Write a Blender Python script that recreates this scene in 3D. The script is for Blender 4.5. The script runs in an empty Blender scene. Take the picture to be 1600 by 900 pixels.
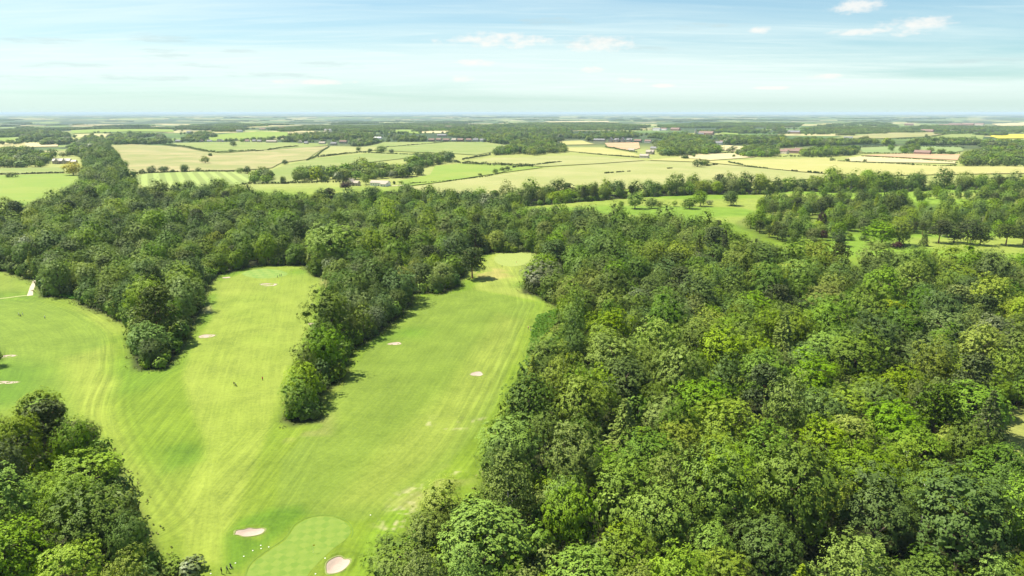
import bpy, bmesh, math, random
import numpy as np
from mathutils import Vector, Matrix

# ------------------------------------------------------------------ camera, sky, sun, exposure
scene = bpy.context.scene
COL = scene.collection
F_PX, PITCH, CAM_H = 1067.0, math.radians(14.4), 100.0
SUN_EL, SUN_AZ_RIGHT = math.radians(59.0), math.radians(112.0)   # light comes from the left; angle of travel clockwise from the view
cam_data = bpy.data.cameras.new('camera')
cam_data.sensor_width = 36.0
cam_data.lens = 36.0 * F_PX / 1600.0
cam_data.clip_start, cam_data.clip_end = 1.0, 400000.0
cam = bpy.data.objects.new('camera', cam_data)
COL.objects.link(cam)
cam.location = (0, 0, CAM_H)
cam.rotation_euler = (math.pi / 2 - PITCH, 0, 0)
scene.camera = cam
scene.view_settings.view_transform = 'Standard'
scene.view_settings.look = 'None'
scene.view_settings.gamma = 1.0
scene.view_settings.use_curve_mapping = False
scene.view_settings.exposure = 1.15
scene.cycles.max_bounces = 6
scene.cycles.diffuse_bounces = 1
scene.cycles.glossy_bounces = 2
scene.cycles.transparent_max_bounces = 8
scene.cycles.volume_bounces = 0
scene.cycles.use_denoising = True

sun_data = bpy.data.lights.new('sun', 'SUN')
sun_data.energy = 5.0
sun_data.angle = math.radians(0.53)
sun_data.color = (1.0, 0.945, 0.82)
sun = bpy.data.objects.new('sun', sun_data)
COL.objects.link(sun)
ldir = Vector((math.sin(SUN_AZ_RIGHT) * math.cos(SUN_EL), math.cos(SUN_AZ_RIGHT) * math.cos(SUN_EL), -math.sin(SUN_EL)))
sun.rotation_euler = ldir.to_track_quat('-Z', 'Y').to_euler()
sun.location = (0, 0, 300)


class NT:
    """small helper to write node trees"""
    def __init__(s, tree):
        s.t = tree
        tree.nodes.clear()

    def n(s, typ, ins=None, **props):
        nd = s.t.nodes.new(typ)
        for k, v in props.items():
            setattr(nd, k, v)
        for k, v in (ins or {}).items():
            sock = nd.inputs[k]
            if isinstance(v, bpy.types.NodeSocket):
                s.t.links.new(v, sock)
            elif isinstance(v, bpy.types.Node):
                s.t.links.new(v.outputs[0], sock)
            else:
                sock.default_value = v
        return nd

    def m(s, op, a, b=0.0, c=None, clamp=False):
        ins = {0: a, 1: b}
        if c is not None:
            ins[2] = c
        return s.n('ShaderNodeMath', ins, operation=op, use_clamp=clamp).outputs[0]

    def vm(s, op, a, b=None):
        ins = {0: a}
        if b is not None:
            ins[1] = b
        return s.n('ShaderNodeVectorMath', ins, operation=op).outputs[0]

    def mix(s, fac, a, b, blend='MIX'):
        nd = s.n('ShaderNodeMix', data_type='RGBA', blend_type=blend, clamp_factor=True)
        for idx, v in ((0, fac), (6, a), (7, b)):
            if isinstance(v, bpy.types.NodeSocket):
                s.t.links.new(v, nd.inputs[idx])
            else:
                nd.inputs[idx].default_value = v if idx == 0 else (tuple(v) + (1,) if len(v) == 3 else v)
        return nd.outputs[2]

    def ramp(s, fac, lo, hi):
        nd = s.n('ShaderNodeMapRange', {0: fac, 1: lo, 2: hi, 3: 0.0, 4: 1.0}, interpolation_type='SMOOTHSTEP', clamp=True)
        return nd.outputs[0]


def px_dir(px, py):
    """unit world direction through a pixel of the 1600x900 picture"""
    v = Vector(((px - 800.0) / F_PX, (450.0 - py) / F_PX, -1.0))
    v.rotate(cam.rotation_euler)
    return v.normalized()


world = bpy.data.worlds.new('World')
scene.world = world
world.use_nodes = True
T = NT(world.node_tree)
sky = T.n('ShaderNodeTexSky', sky_type='NISHITA', sun_disc=False, sun_elevation=SUN_EL,
          sun_rotation=math.pi + SUN_AZ_RIGHT, altitude=150.0, air_density=1.0, dust_density=0.6, ozone_density=2.5)
gen = T.n('ShaderNodeTexCoord').outputs['Generated']
sep = T.n('ShaderNodeSeparateXYZ', {0: gen})
dx, dy, dz = sep.outputs
el = T.m('ARCSINE', dz)
az = T.m('ARCTAN2', dx, dy)
den = T.m('ADD', T.m('MAXIMUM', dz, 0.0), 0.045)
pu, pv = T.m('DIVIDE', dx, den), T.m('DIVIDE', dy, den)
tint = T.mix(1.0, sky.outputs[0], (0.80, 1.15, 1.20), 'MULTIPLY')
hzn = T.m('MULTIPLY', T.m('POWER', 2.718, T.m('MULTIPLY', T.m('MAXIMUM', el, 0.0), -26.0)), 0.75)
tint = T.mix(hzn, tint, (7.4, 9.1, 8.7))
# thin high cloud veil over the whole sky, laid out on a flat layer so that it narrows towards the horizon
pl = T.n('ShaderNodeCombineXYZ', {0: T.m('MULTIPLY', pu, 0.10), 1: T.m('MULTIPLY', pv, 0.17), 2: 33.3}).outputs[0]
veil = T.n('ShaderNodeTexNoise', {'Vector': pl, 'Scale': 1.0, 'Detail': 7.0, 'Roughness': 0.55, 'Distortion': 0.7}, noise_dimensions='3D').outputs[0]
pl2 = T.n('ShaderNodeCombineXYZ', {0: T.m('MULTIPLY', pu, 0.5), 1: T.m('MULTIPLY', pv, 2.2), 2: 7.7}).outputs[0]
wisp = T.n('ShaderNodeTexNoise', {'Vector': pl2, 'Scale': 1.0, 'Detail': 6.0, 'Roughness': 0.6, 'Distortion': 1.2}, noise_dimensions='3D').outputs[0]
vmask = T.m('ADD', T.m('MULTIPLY', T.ramp(veil, 0.27, 0.55), 0.86), T.m('MULTIPLY', T.ramp(wisp, 0.42, 0.72), 0.2), clamp=True)
vmask = T.m('MULTIPLY', vmask, T.ramp(el, 0.0, 0.035), clamp=True)
# the slanting path through the layer is long near the horizon and short overhead
vmask = T.m('MULTIPLY', vmask, T.m('MINIMUM', T.m('DIVIDE', 0.2, T.m('ADD', T.m('MAXIMUM', dz, 0.0), 0.09)), 1.0), clamp=True)
SKYW = (8.6, 9.7, 9.3)
skyc = T.mix(T.m('MULTIPLY', vmask, 0.8), tint, SKYW)
# small fair-weather clouds, each with its own bearing and height above the horizon
nv = T.n('ShaderNodeCombineXYZ', {0: T.m('MULTIPLY', az, 40.0), 1: T.m('MULTIPLY', el, 90.0), 2: 0.0}).outputs[0]
puff = T.n('ShaderNodeTexNoise', {'Vector': nv, 'Scale': 1.0, 'Detail': 6.0, 'Roughness': 0.6}, noise_dimensions='3D').outputs[0]
puffc = T.m('SUBTRACT', puff, 0.5)
nv2 = T.n('ShaderNodeCombineXYZ', {0: T.m('MULTIPLY', az, 26.0), 1: T.m('MULTIPLY', el, 190.0), 2: 5.0}).outputs[0]
strand = T.n('ShaderNodeTexNoise', {'Vector': nv2, 'Scale': 1.0, 'Detail': 5.0, 'Roughness': 0.6}, noise_dimensions='3D').outputs[0]
strandc = T.m('SUBTRACT', strand, 0.5)


def blob(px, py, wx, wy, jitter, nz):
    d = px_dir(px, py)
    a0, e0 = math.atan2(d.x, d.y), math.asin(d.z)
    wa, we = wx / F_PX, wy / F_PX
    qa = T.m('DIVIDE', T.m('SUBTRACT', az, a0), wa)
    qe = T.m('DIVIDE', T.m('SUBTRACT', el, e0), we)
    r2 = T.m('ADD', T.m('MULTIPLY', qa, qa), T.m('MULTIPLY', qe, qe))
    return T.m('SUBTRACT', T.m('ADD', 1.0, T.m('MULTIPLY', nz, jitter)), r2)


def union(lst, lo, hi):
    out = None
    for b in lst:
        k = T.ramp(b, lo, hi)
        out = k if out is None else T.m('MAXIMUM', out, k)
    return out


grey = union([blob(*a, 5.0, strandc) for a in
              [(70, 63, 66, 6), (255, 60, 55, 9), (250, 84, 48, 8), (380, 80, 34, 4), (100, 102, 60, 5), (310, 103, 70, 5),
               (240, 122, 90, 4), (500, 100, 60, 6), (860, 34, 50, 8), (930, 66, 70, 9), (1100, 42, 60, 6), (1540, 95, 90, 6),
               (440, 118, 90, 5), (60, 122, 60, 4), (1010, 78, 60, 5)]], 0.1, 1.5)
skyc = T.mix(T.m('MULTIPLY', grey, 0.38), skyc, (5.4, 6.6, 6.7))
white = union([blob(*a, 4.5, puffc) for a in
               [(1432, 40, 44, 12), (1335, 11, 36, 10), (745, 98, 34, 5), (720, 123, 20, 6), (925, 110, 18, 5), (983, 126, 26, 5),
                (1295, 120, 26, 4), (780, 63, 84, 11), (935, 68, 56, 12), (1190, 47, 20, 5), (1030, 134, 26, 3), (1205, 137, 26, 3),
                (490, 128, 60, 4), (1345, 50, 44, 5)]], -0.25, 1.45)
skyc = T.mix(T.m('MULTIPLY', white, 0.8), skyc, (9.2, 9.0, 8.5))
bg = T.n('ShaderNodeBackground', {0: skyc, 1: 0.051})
T.n('ShaderNodeOutputWorld', {0: bg})

# ------------------------------------------------------------------ terrain and picking points on it
rs = np.random.RandomState(7)
_tab = rs.rand(512, 512)


def vnoise(x, y, wl, seed=0):
    """smooth value noise 0..1 with the given wavelength in metres"""
    x = np.asarray(x, float) / wl + seed * 17.31 + 200.0
    y = np.asarray(y, float) / wl + seed * 9.77 + 200.0
    xi, yi = np.floor(x).astype(int), np.floor(y).astype(int)
    fx, fy = x - xi, y - yi
    fx, fy = fx * fx * (3 - 2 * fx), fy * fy * (3 - 2 * fy)
    a, b = _tab[xi % 512, yi % 512], _tab[(xi + 1) % 512, yi % 512]
    c, d = _tab[xi % 512, (yi + 1) % 512], _tab[(xi + 1) % 512, (yi + 1) % 512]
    return (a * (1 - fx) + b * fx) * (1 - fy) + (c * (1 - fx) + d * fx) * fy


def sstep(a, b, x):
    t = np.clip((np.asarray(x, float) - a) / (b - a), 0, 1)
    return t * t * (3 - 2 * t)


def flat_pt(px, py, z=0.0):
    d = px_dir(px, py)
    if d.z > -1e-4:
        d.z = -1e-4
    t = (z - CAM_H) / d.z
    return d.x * t, d.y * t


# bunkers: centre in the picture, half length and half width in metres, turn, depth, note for the label
BUNKERS = []
for (px, py, a, b, rot, dep) in [(391, 832, 3.3, 1.9, 0.10, .55), (527, 883, 2.35, 3.3, -0.3, .6), (420, 444.5, 4.6, 3.6, 0.0, .4),
                                 (354, 435, 2.3, 2.0, 0.0, .2), (323, 528, 3.8, 2.3, 0.1, .3), (617, 540, 2.9, 1.8, -0.1, .25),
                                 (745, 588, 2.7, 2.0, 0.0, .3), (487, 508, 1.5, 1.6, 0.0, .15), (4, 558.5, 5.0, 1.7, 0.15, .2),
                                 (7, 597.5, 4.6, 1.5, 0.05, .2), (862, 319, 5, 6, 0, .6), (868, 325, 4.5, 6, 0, .6)]:
    x, y = flat_pt(px, py)
    BUNKERS.append((x, y, a, b, rot, dep))


def height(x, y):
    x, y = np.asarray(x, float), np.asarray(y, float)
    r = np.hypot(x, y)
    h = (vnoise(x, y, 95, 1) - .5) * 2.2 + (vnoise(x, y, 31, 2) - .5) * 0.45
    h *= 1 - 0.95 * sstep(450, 900, r)
    m = sstep(650, 1700, r)
    h += m * ((vnoise(x, y, 620, 3) - .5) * 16 + (vnoise(x, y, 270, 4) - .5) * 3)
    f = sstep(3000, 9000, r)
    h += f * ((vnoise(x, y, 5200, 5) - .5) * 45 - 8)
    f2 = sstep(26000, 52000, r)
    h += f2 * (vnoise(x, y, 16000, 6) * 60 - 10)
    for (bx, by, a, b, rot, dep) in BUNKERS:
        c, s = math.cos(rot), math.sin(rot)
        u, v = ((x - bx) * c + (y - by) * s) / a, (-(x - bx) * s + (y - by) * c) / b
        q = np.sqrt(u * u + v * v)
        h = h - dep * (1 - sstep(.35, 1.12, q)) + dep * .55 * np.exp(-((q - 1.4) / .22) ** 2) * (v > -0.3)
    return h


def _vn(x, y, wl, seed):
    x, y = x / wl + seed * 17.31 + 200.0, y / wl + seed * 9.77 + 200.0
    xi, yi = math.floor(x), math.floor(y)
    fx, fy = x - xi, y - yi
    fx, fy = fx * fx * (3 - 2 * fx), fy * fy * (3 - 2 * fy)
    a, b = TAB[xi % 512][yi % 512], TAB[(xi + 1) % 512][yi % 512]
    c, d = TAB[xi % 512][(yi + 1) % 512], TAB[(xi + 1) % 512][(yi + 1) % 512]
    return (a * (1 - fx) + b * fx) * (1 - fy) + (c * (1 - fx) + d * fx) * fy


def _ss(a, b, x):
    t = min(1.0, max(0.0, (x - a) / (b - a)))
    return t * t * (3 - 2 * t)


TAB = _tab.tolist()


def H1(x, y):
    """height() for one point"""
    x, y = float(x), float(y)
    for (bx, by, a, b, rot, dep) in BUNKERS:
        if abs(x - bx) < 12 and abs(y - by) < 12:
            return float(height(np.array([x]), np.array([y]))[0])
    r = math.hypot(x, y)
    h = ((_vn(x, y, 95, 1) - .5) * 2.2 + (_vn(x, y, 31, 2) - .5) * 0.45) * (1 - 0.95 * _ss(450, 900, r))
    if r > 650:
        h += _ss(650, 1700, r) * ((_vn(x, y, 620, 3) - .5) * 16 + (_vn(x, y, 270, 4) - .5) * 3)
    if r > 3000:
        h += _ss(3000, 9000, r) * ((_vn(x, y, 5200, 5) - .5) * 45 - 8)
    if r > 26000:
        h += _ss(26000, 52000, r) * (_vn(x, y, 16000, 6) * 60 - 10)
    return h


def at(px, py, up=0.0):
    """the point of the terrain (or `up` metres above it) seen at a pixel"""
    z = 0.0
    for _ in range(7):
        x, y = flat_pt(px, py, z + up)
        z = 0.6 * H1(x, y) + 0.4 * z
    return x, y, H1(x, y)


def to_px(x, y, z):
    c, s = math.cos(PITCH), math.sin(PITCH)
    zz = np.asarray(z) - CAM_H
    depth = np.asarray(y) * c - zz * s
    upc = np.asarray(y) * s + zz * c
    return 800 + F_PX * np.asarray(x) / depth, 450 - F_PX * upc / depth, depth


def poly_px(pts):
    """outline given as (px, py) or (px, py, height above ground) -> world xy array"""
    out = []
    for p in pts:
        x, y, _ = at(p[0], p[1], p[2] if len(p) > 2 else 0.0)
        out.append((x, y))
    return np.array(out)


def inside(poly, x, y):
    x, y = np.asarray(x, float), np.asarray(y, float)
    res = np.zeros(x.shape, bool)
    n = len(poly)
    for i in range(n):
        x1, y1 = poly[i]
        x2, y2 = poly[(i + 1) % n]
        if y1 == y2:
            continue
        cond = ((y1 > y) != (y2 > y)) & (x < (x2 - x1) * (y - y1) / (y2 - y1) + x1)
        res ^= cond
    return res


def seg_dist(line, x, y, closed=False):
    """distance to a polyline, arc length of the foot point and signed side"""
    x, y = np.asarray(x, float), np.asarray(y, float)
    best = np.full(x.shape, 1e12)
    arc = np.zeros(x.shape)
    side = np.ones(x.shape)
    acc = 0.0
    n = len(line)
    for i in range(n if closed else n - 1):
        ax, ay = line[i]
        bx, by = line[(i + 1) % n]
        ex, ey = bx - ax, by - ay
        L2 = ex * ex + ey * ey + 1e-9
        t = np.clip(((x - ax) * ex + (y - ay) * ey) / L2, 0, 1)
        d2 = (x - ax - t * ex) ** 2 + (y - ay - t * ey) ** 2
        k = d2 < best
        best = np.where(k, d2, best)
        arc = np.where(k, acc + t * math.sqrt(L2), arc)
        side = np.where(k, np.sign((x - ax) * ey - (y - ay) * ex), side)
        acc += math.sqrt(L2)
    return np.sqrt(best), arc, side


def smooth_line(pts, n=6, closed=False):
    pts = [np.array(p, float) for p in pts]
    out = []
    m = len(pts)
    for i in range(m if closed else m - 1):
        p0 = pts[(i - 1) % m] if closed or i > 0 else pts[i]
        p1, p2 = pts[i], pts[(i + 1) % m]
        p3 = pts[(i + 2) % m] if closed or i + 2 < m else p2
        for k in range(n):
            t = k / n
            out.append(.5 * (2 * p1 + (p2 - p0) * t + (2 * p0 - 5 * p1 + 4 * p2 - p3) * t * t + (3 * p1 - p0 - 3 * p2 + p3) * t ** 3))
    if not closed:
        out.append(pts[-1])
    return np.array(out)


def soft(poly, x, y, w):
    """1 inside, 0 outside, blended over w metres about the outline"""
    lo, hi = poly.min(0) - w * 2, poly.max(0) + w * 2
    out = np.zeros(np.shape(x))
    k = (x > lo[0]) & (x < hi[0]) & (y > lo[1]) & (y < hi[1])
    if k.any():
        xs, ys = x[k], y[k]
        d = seg_dist(poly, xs, ys, True)[0]
        d = np.where(inside(poly, xs, ys), d, -d)
        out[k] = sstep(-w, w, d)
    return out


# ------------------------------------------------------------------ objects
def new_mesh(name, verts, faces, mats=()):
    me = bpy.data.meshes.new(name)
    me.from_pydata([tuple(v) for v in verts], [], [tuple(f) for f in faces])
    for m in mats:
        me.materials.append(m)
    me.update()
    return me


def link(name, data, parent=None, loc=None, rz=0.0, label=None, cat=None, group=None, kind=None):
    o = bpy.data.objects.new(name, data)
    COL.objects.link(o)
    if parent is not None:
        o.parent = parent
    if loc is not None:
        o.location = loc
    if rz:
        o.rotation_euler = (0, 0, rz)
    for k, v in (('label', label), ('category', cat), ('group', group), ('kind', kind)):
        if v:
            o[k] = v
    return o


def quads_mesh(name, V, mats=(), tone=None, matidx=None):
    """V: (n,4,3) array of quads"""
    n = V.shape[0]
    me = bpy.data.meshes.new(name)
    me.vertices.add(n * 4)
    me.vertices.foreach_set('co', V.reshape(-1).astype(np.float32))
    me.loops.add(n * 4)
    me.loops.foreach_set('vertex_index', np.arange(n * 4, dtype=np.int32))
    me.polygons.add(n)
    me.polygons.foreach_set('loop_start', np.arange(0, n * 4, 4, dtype=np.int32))
    if matidx is not None:
        me.polygons.foreach_set('material_index', np.asarray(matidx, dtype=np.int32))
    for m in mats:
        me.materials.append(m)
    if tone is not None:
        a = me.attributes.new('tone', 'FLOAT', 'FACE')
        a.data.foreach_set('value', np.asarray(tone, dtype=np.float32))
    me.update(calc_edges=True)
    return me


def material(name):
    m = bpy.data.materials.new(name)
    m.use_nodes = True
    return m, NT(m.node_tree)


def plain(name, col, rough=.8, var=.12, scale=1.5, spec=.2):
    m, t = material(name)
    tc = t.n('ShaderNodeTexCoord').outputs['Object']
    nz = t.n('ShaderNodeTexNoise', {'Vector': tc, 'Scale': scale, 'Detail': 4.0}).outputs[0]
    k = t.m('ADD', 1.0 - var, t.m('MULTIPLY', nz, 2 * var))
    c = t.vm('MULTIPLY', tuple(col), t.n('ShaderNodeCombineXYZ', {0: k, 1: k, 2: k}).outputs[0])
    b = t.n('ShaderNodeBsdfPrincipled', {'Base Color': c, 'Roughness': rough, 'Specular IOR Level': spec})
    t.n('ShaderNodeOutputMaterial', {0: b})
    return m

# ------------------------------------------------------------------ where the woods stand (crown outlines; third number = height of that outline)
WOODS = {
    'big': [(540, 985, 4), (578, 905, 5), (612, 868, 7), (650, 860, 6), (640, 815, 6), (650, 785, 6), (690, 768, 6), (738, 772, 4), (760, 715, 6), (772, 668, 6),
            (776, 640, 7), (803, 604, 7), (822, 560, 6), (862, 524, 6), (868, 496, 6), (872, 470, 4), (836, 460, 1), (814, 450, 3), (818, 424, 7),
            (848, 410, 8), (846, 396, 6), (836, 389, 3), (800, 376, 8), (760, 372, 10), (760, 340, 12), (840, 331, 12), (900, 331, 13), (960, 332, 14), (1040, 336, 14), (1075, 340, 14),
            (1130, 344, 13), (1160, 366, 12), (1200, 376, 13), (1235, 389, 12), (1300, 396, 13), (1350, 401, 13), (1385, 394, 13), (1450, 393, 13),
            (1500, 398, 13), (1540, 402, 13), (1590, 393, 13), (1700, 390, 13), (1760, 500, 8), (1850, 985, 4)],
    'left': [(-90, 340, 12), (0, 335, 12), (45, 328, 13), (100, 312, 13), (150, 304, 13), (205, 296, 13), (260, 294, 13), (330, 292, 13), (400, 297, 13),
             (440, 303, 13), (480, 303, 13), (545, 301, 13), (600, 300, 13), (640, 297, 13), (700, 297, 13), (745, 300, 13), (800, 315, 13), (840, 332, 12),
             (840, 378, 8), (836, 389, 3), (770, 389, 3), (738, 388, 7), (722, 424, 6), (716, 447, 1), (690, 458, 1), (650, 452, 2), (644, 464, 4), (628, 486, 3), (594, 520, 1),
             (552, 545, 1), (537, 585, 2), (502, 612, 2), (500, 650, 2), (455, 662, 1), (438, 640, 4), (452, 585, 8), (497, 515, 6), (508, 455, 8), (515, 432, 3),
             (486, 428, 1), (474, 411, 2), (400, 413, 1), (372, 420, 1), (340, 428, 1), (322, 440, 4), (318, 472, 4), (300, 500, 4), (284, 540, 3), (262, 572, 1), (215, 576, 1),
             (204, 555, 5), (199, 495, 5), (160, 484, 2), (128, 474, 2), (110, 461, 1), (64, 463, 1), (50, 430, 4), (0, 421, 1), (-90, 425, 1)],
    'corner': [(-120, 690, 6), (0, 664, 7), (38, 640, 9), (70, 630, 10), (118, 638, 8), (130, 655, 7), (178, 692, 7), (196, 735, 6), (214, 770, 6), (236, 820, 6),
               (246, 868, 6), (250, 905, 5), (258, 985, 4), (-120, 985, 4)],
    'belt': [(-70, 345, 8), (20, 330, 6), (60, 325, 6), (112, 303, 6), (130, 288, 6), (122, 274, 6), (134, 262, 8), (128, 252, 8), (148, 240, 10), (140, 222, 12), (160, 214, 13), (172, 224, 8), (175, 236, 5), (190, 247, 5), (182, 258, 4), (201, 268, 4), (196, 280, 4),
             (214, 292, 6), (230, 306, 10), (100, 330, 8)],
    'hedgewood': [(762, 304, 10), (800, 297, 12), (850, 291, 13), (900, 288, 13), (940, 287, 13), (1000, 288, 13), (1070, 281, 13), (1160, 281, 13), (1250, 280, 13), (1340, 277, 13),
                  (1380, 274, 13), (1450, 277, 13), (1530, 276, 13), (1680, 272, 13), (1680, 292, 3), (1600, 292, 2), (1540, 296, 1), (1480, 294, 2), (1400, 298, 2), (1300, 299, 2), (1240, 297, 1),
                  (1200, 303, 1), (1100, 303, 1), (1000, 307, 1), (900, 315, 1), (840, 320, 1), (800, 318, 4)],
    'glade': [(1160, 345, 2), (1230, 306, 4), (1330, 303, 4), (1480, 300, 4), (1680, 296, 4), (1680, 386, 2), (1560, 388, 1), (1440, 372, 1), (1330, 384, 1), (1235, 386, 1)],
    'park': [(1150, 328, 12), (1200, 302, 12), (1260, 306, 12), (1330, 306, 12), (1400, 300, 12), (1480, 302, 12), (1540, 306, 10), (1620, 300, 10), (1680, 320, 8), (1640, 350, 3), (1560, 352, 3), (1500, 356, 2), (1440, 362, 2), (1410, 366, 2), (1340, 362, 2), (1290, 372, 2),
             (1225, 378, 1), (1180, 366, 1), (1150, 350, 2)],
}
WOOD_XY = {k: poly_px(v) for k, v in WOODS.items()}
# woods, copses and tree belts of the country beyond
FAR_WOODS = [
    [(455, 268, 8), (480, 262, 9), (520, 258, 12), (560, 253, 12), (600, 254, 12), (622, 262, 8), (655, 262, 10), (675, 268, 6), (672, 273, 0), (625, 280, 0), (560, 281, 0), (520, 284, 0), (455, 285, 0)],
    [(632, 246, 12), (655, 242, 12), (700, 238, 12), (710, 246, 5), (706, 254, 0), (672, 261, 0), (640, 262, 4)],
    [(385, 272, 8), (420, 266, 10), (430, 278, 4), (430, 286, 0), (385, 287, 0)],
    [(420, 258, 6), (440, 249, 10), (465, 250, 6), (480, 250, 4), (478, 253, 0), (422, 262, 0)],
    [(768, 238, 8), (775, 230, 12), (790, 227, 12), (820, 222, 12), (850, 221, 12), (884, 226, 10), (886, 238, 0), (840, 243, 0), (800, 246, 0), (768, 245, 0)],
    [(1497, 250, 8), (1505, 238, 12), (1545, 230, 12), (1600, 228, 12), (1680, 228, 12), (1680, 262, 0), (1600, 261, 0), (1500, 260, 0)],
    [(1510, 232, 8), (1540, 219, 12), (1600, 219, 12), (1680, 218, 12), (1680, 232, 2), (1560, 233, 2)],
    [(160, 222, 10), (170, 210, 12), (200, 207, 12), (245, 208, 12), (262, 216, 4), (260, 226, 0), (200, 226, 0), (166, 226, 0)],
    [(100, 240, 6), (112, 226, 10), (130, 214, 12), (150, 209, 12), (162, 220, 8), (165, 228, 0), (135, 250, 0)],
    [(-40, 235, 10), (20, 231, 10), (55, 234, 10), (92, 240, 8), (80, 250, 2), (70, 262, 0), (-40, 264, 0)],
    [(30, 212, 10), (60, 204, 10), (100, 206, 10), (112, 212, 4), (60, 222, 0), (30, 222, 0)],
    [(-40, 206, 9), (50, 200, 9), (62, 205, 3), (30, 214, 0), (-40, 216, 0)],
    [(290, 212, 8), (320, 207, 8), (340, 212, 6), (310, 222, 0), (290, 222, 0)],
    [(440, 222, 3), (450, 211, 10), (500, 207, 12), (560, 207, 12), (590, 212, 8), (560, 217, 0), (500, 219, 0)],
    [(545, 229, 2), (550, 220, 8), (580, 215, 10), (595, 222, 4), (570, 229, 0)],
    [(600, 222, 4), (620, 214, 8), (665, 214, 8), (668, 221, 0), (610, 223, 0)],
    [(570, 202, 6), (600, 196, 8), (660, 194, 8), (665, 201, 0), (580, 204, 0)],
    [(700, 212, 4), (710, 200, 8), (760, 194, 10), (840, 192, 10), (900, 197, 10), (890, 215, 4), (870, 224, 2), (800, 228, 2), (760, 222, 2)],
    [(790, 196, 8), (880, 191, 9), (960, 193, 9), (1010, 196, 9), (1000, 203, 2), (900, 204, 2), (800, 204, 2)],
    [(880, 214, 8), (920, 208, 9), (990, 207, 9), (1000, 214, 2), (930, 220, 2), (880, 220, 2)],
    [(1010, 213, 6), (1040, 209, 9), (1100, 214, 9), (1120, 226, 6), (1130, 240, 0), (1080, 244, 0), (1030, 244, 0), (1022, 228, 3)],
    [(1090, 207, 6), (1150, 199, 9), (1220, 199, 9), (1230, 206, 2), (1140, 210, 2)],
    [(1120, 216, 6), (1180, 212, 9), (1230, 214, 9), (1225, 224, 2), (1130, 226, 2)],
    [(1150, 238, 6), (1170, 230, 8), (1220, 232, 8), (1215, 246, 0), (1160, 246, 0)],
    [(1210, 228, 8), (1225, 218, 12), (1290, 214, 12), (1330, 215, 10), (1385, 218, 9), (1400, 226, 2), (1330, 228, 0), (1270, 228, 0), (1215, 232, 2)],
    [(1265, 200, 6), (1300, 193, 12), (1340, 190, 14), (1385, 190, 14), (1400, 197, 8), (1385, 206, 2), (1330, 212, 0), (1270, 209, 2)],
    [(1250, 240, 4), (1270, 231, 8), (1310, 232, 8), (1345, 232, 6), (1340, 242, 0), (1300, 245, 0), (1250, 245, 0)],
    [(1405, 236, 2), (1410, 229, 8), (1440, 230, 6), (1435, 239, 0), (1405, 240, 0)],
    [(1400, 203, 4), (1440, 196, 8), (1500, 197, 8), (1600, 199, 8), (1680, 199, 8), (1680, 206, 0), (1500, 206, 0), (1410, 208, 0)],
    [(1410, 224, 6), (1470, 217, 9), (1535, 220, 8), (1530, 227, 0), (1415, 228, 0)],
    [(1030, 196, 6), (1120, 192, 8), (1250, 193, 8), (1240, 199, 0), (1040, 200, 0)],
    [(60, 224, 6), (80, 216, 9), (115, 216, 9), (110, 226, 0), (65, 228, 0)],
    [(330, 200, 6), (345, 194, 9), (380, 196, 8), (370, 206, 0), (330, 206, 0)],
    [(430, 202, 6), (480, 197, 8), (560, 197, 8), (560, 203, 0), (440, 206, 0)],
]
FAR_XY = [poly_px(v) for v in FAR_WOODS]

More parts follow.
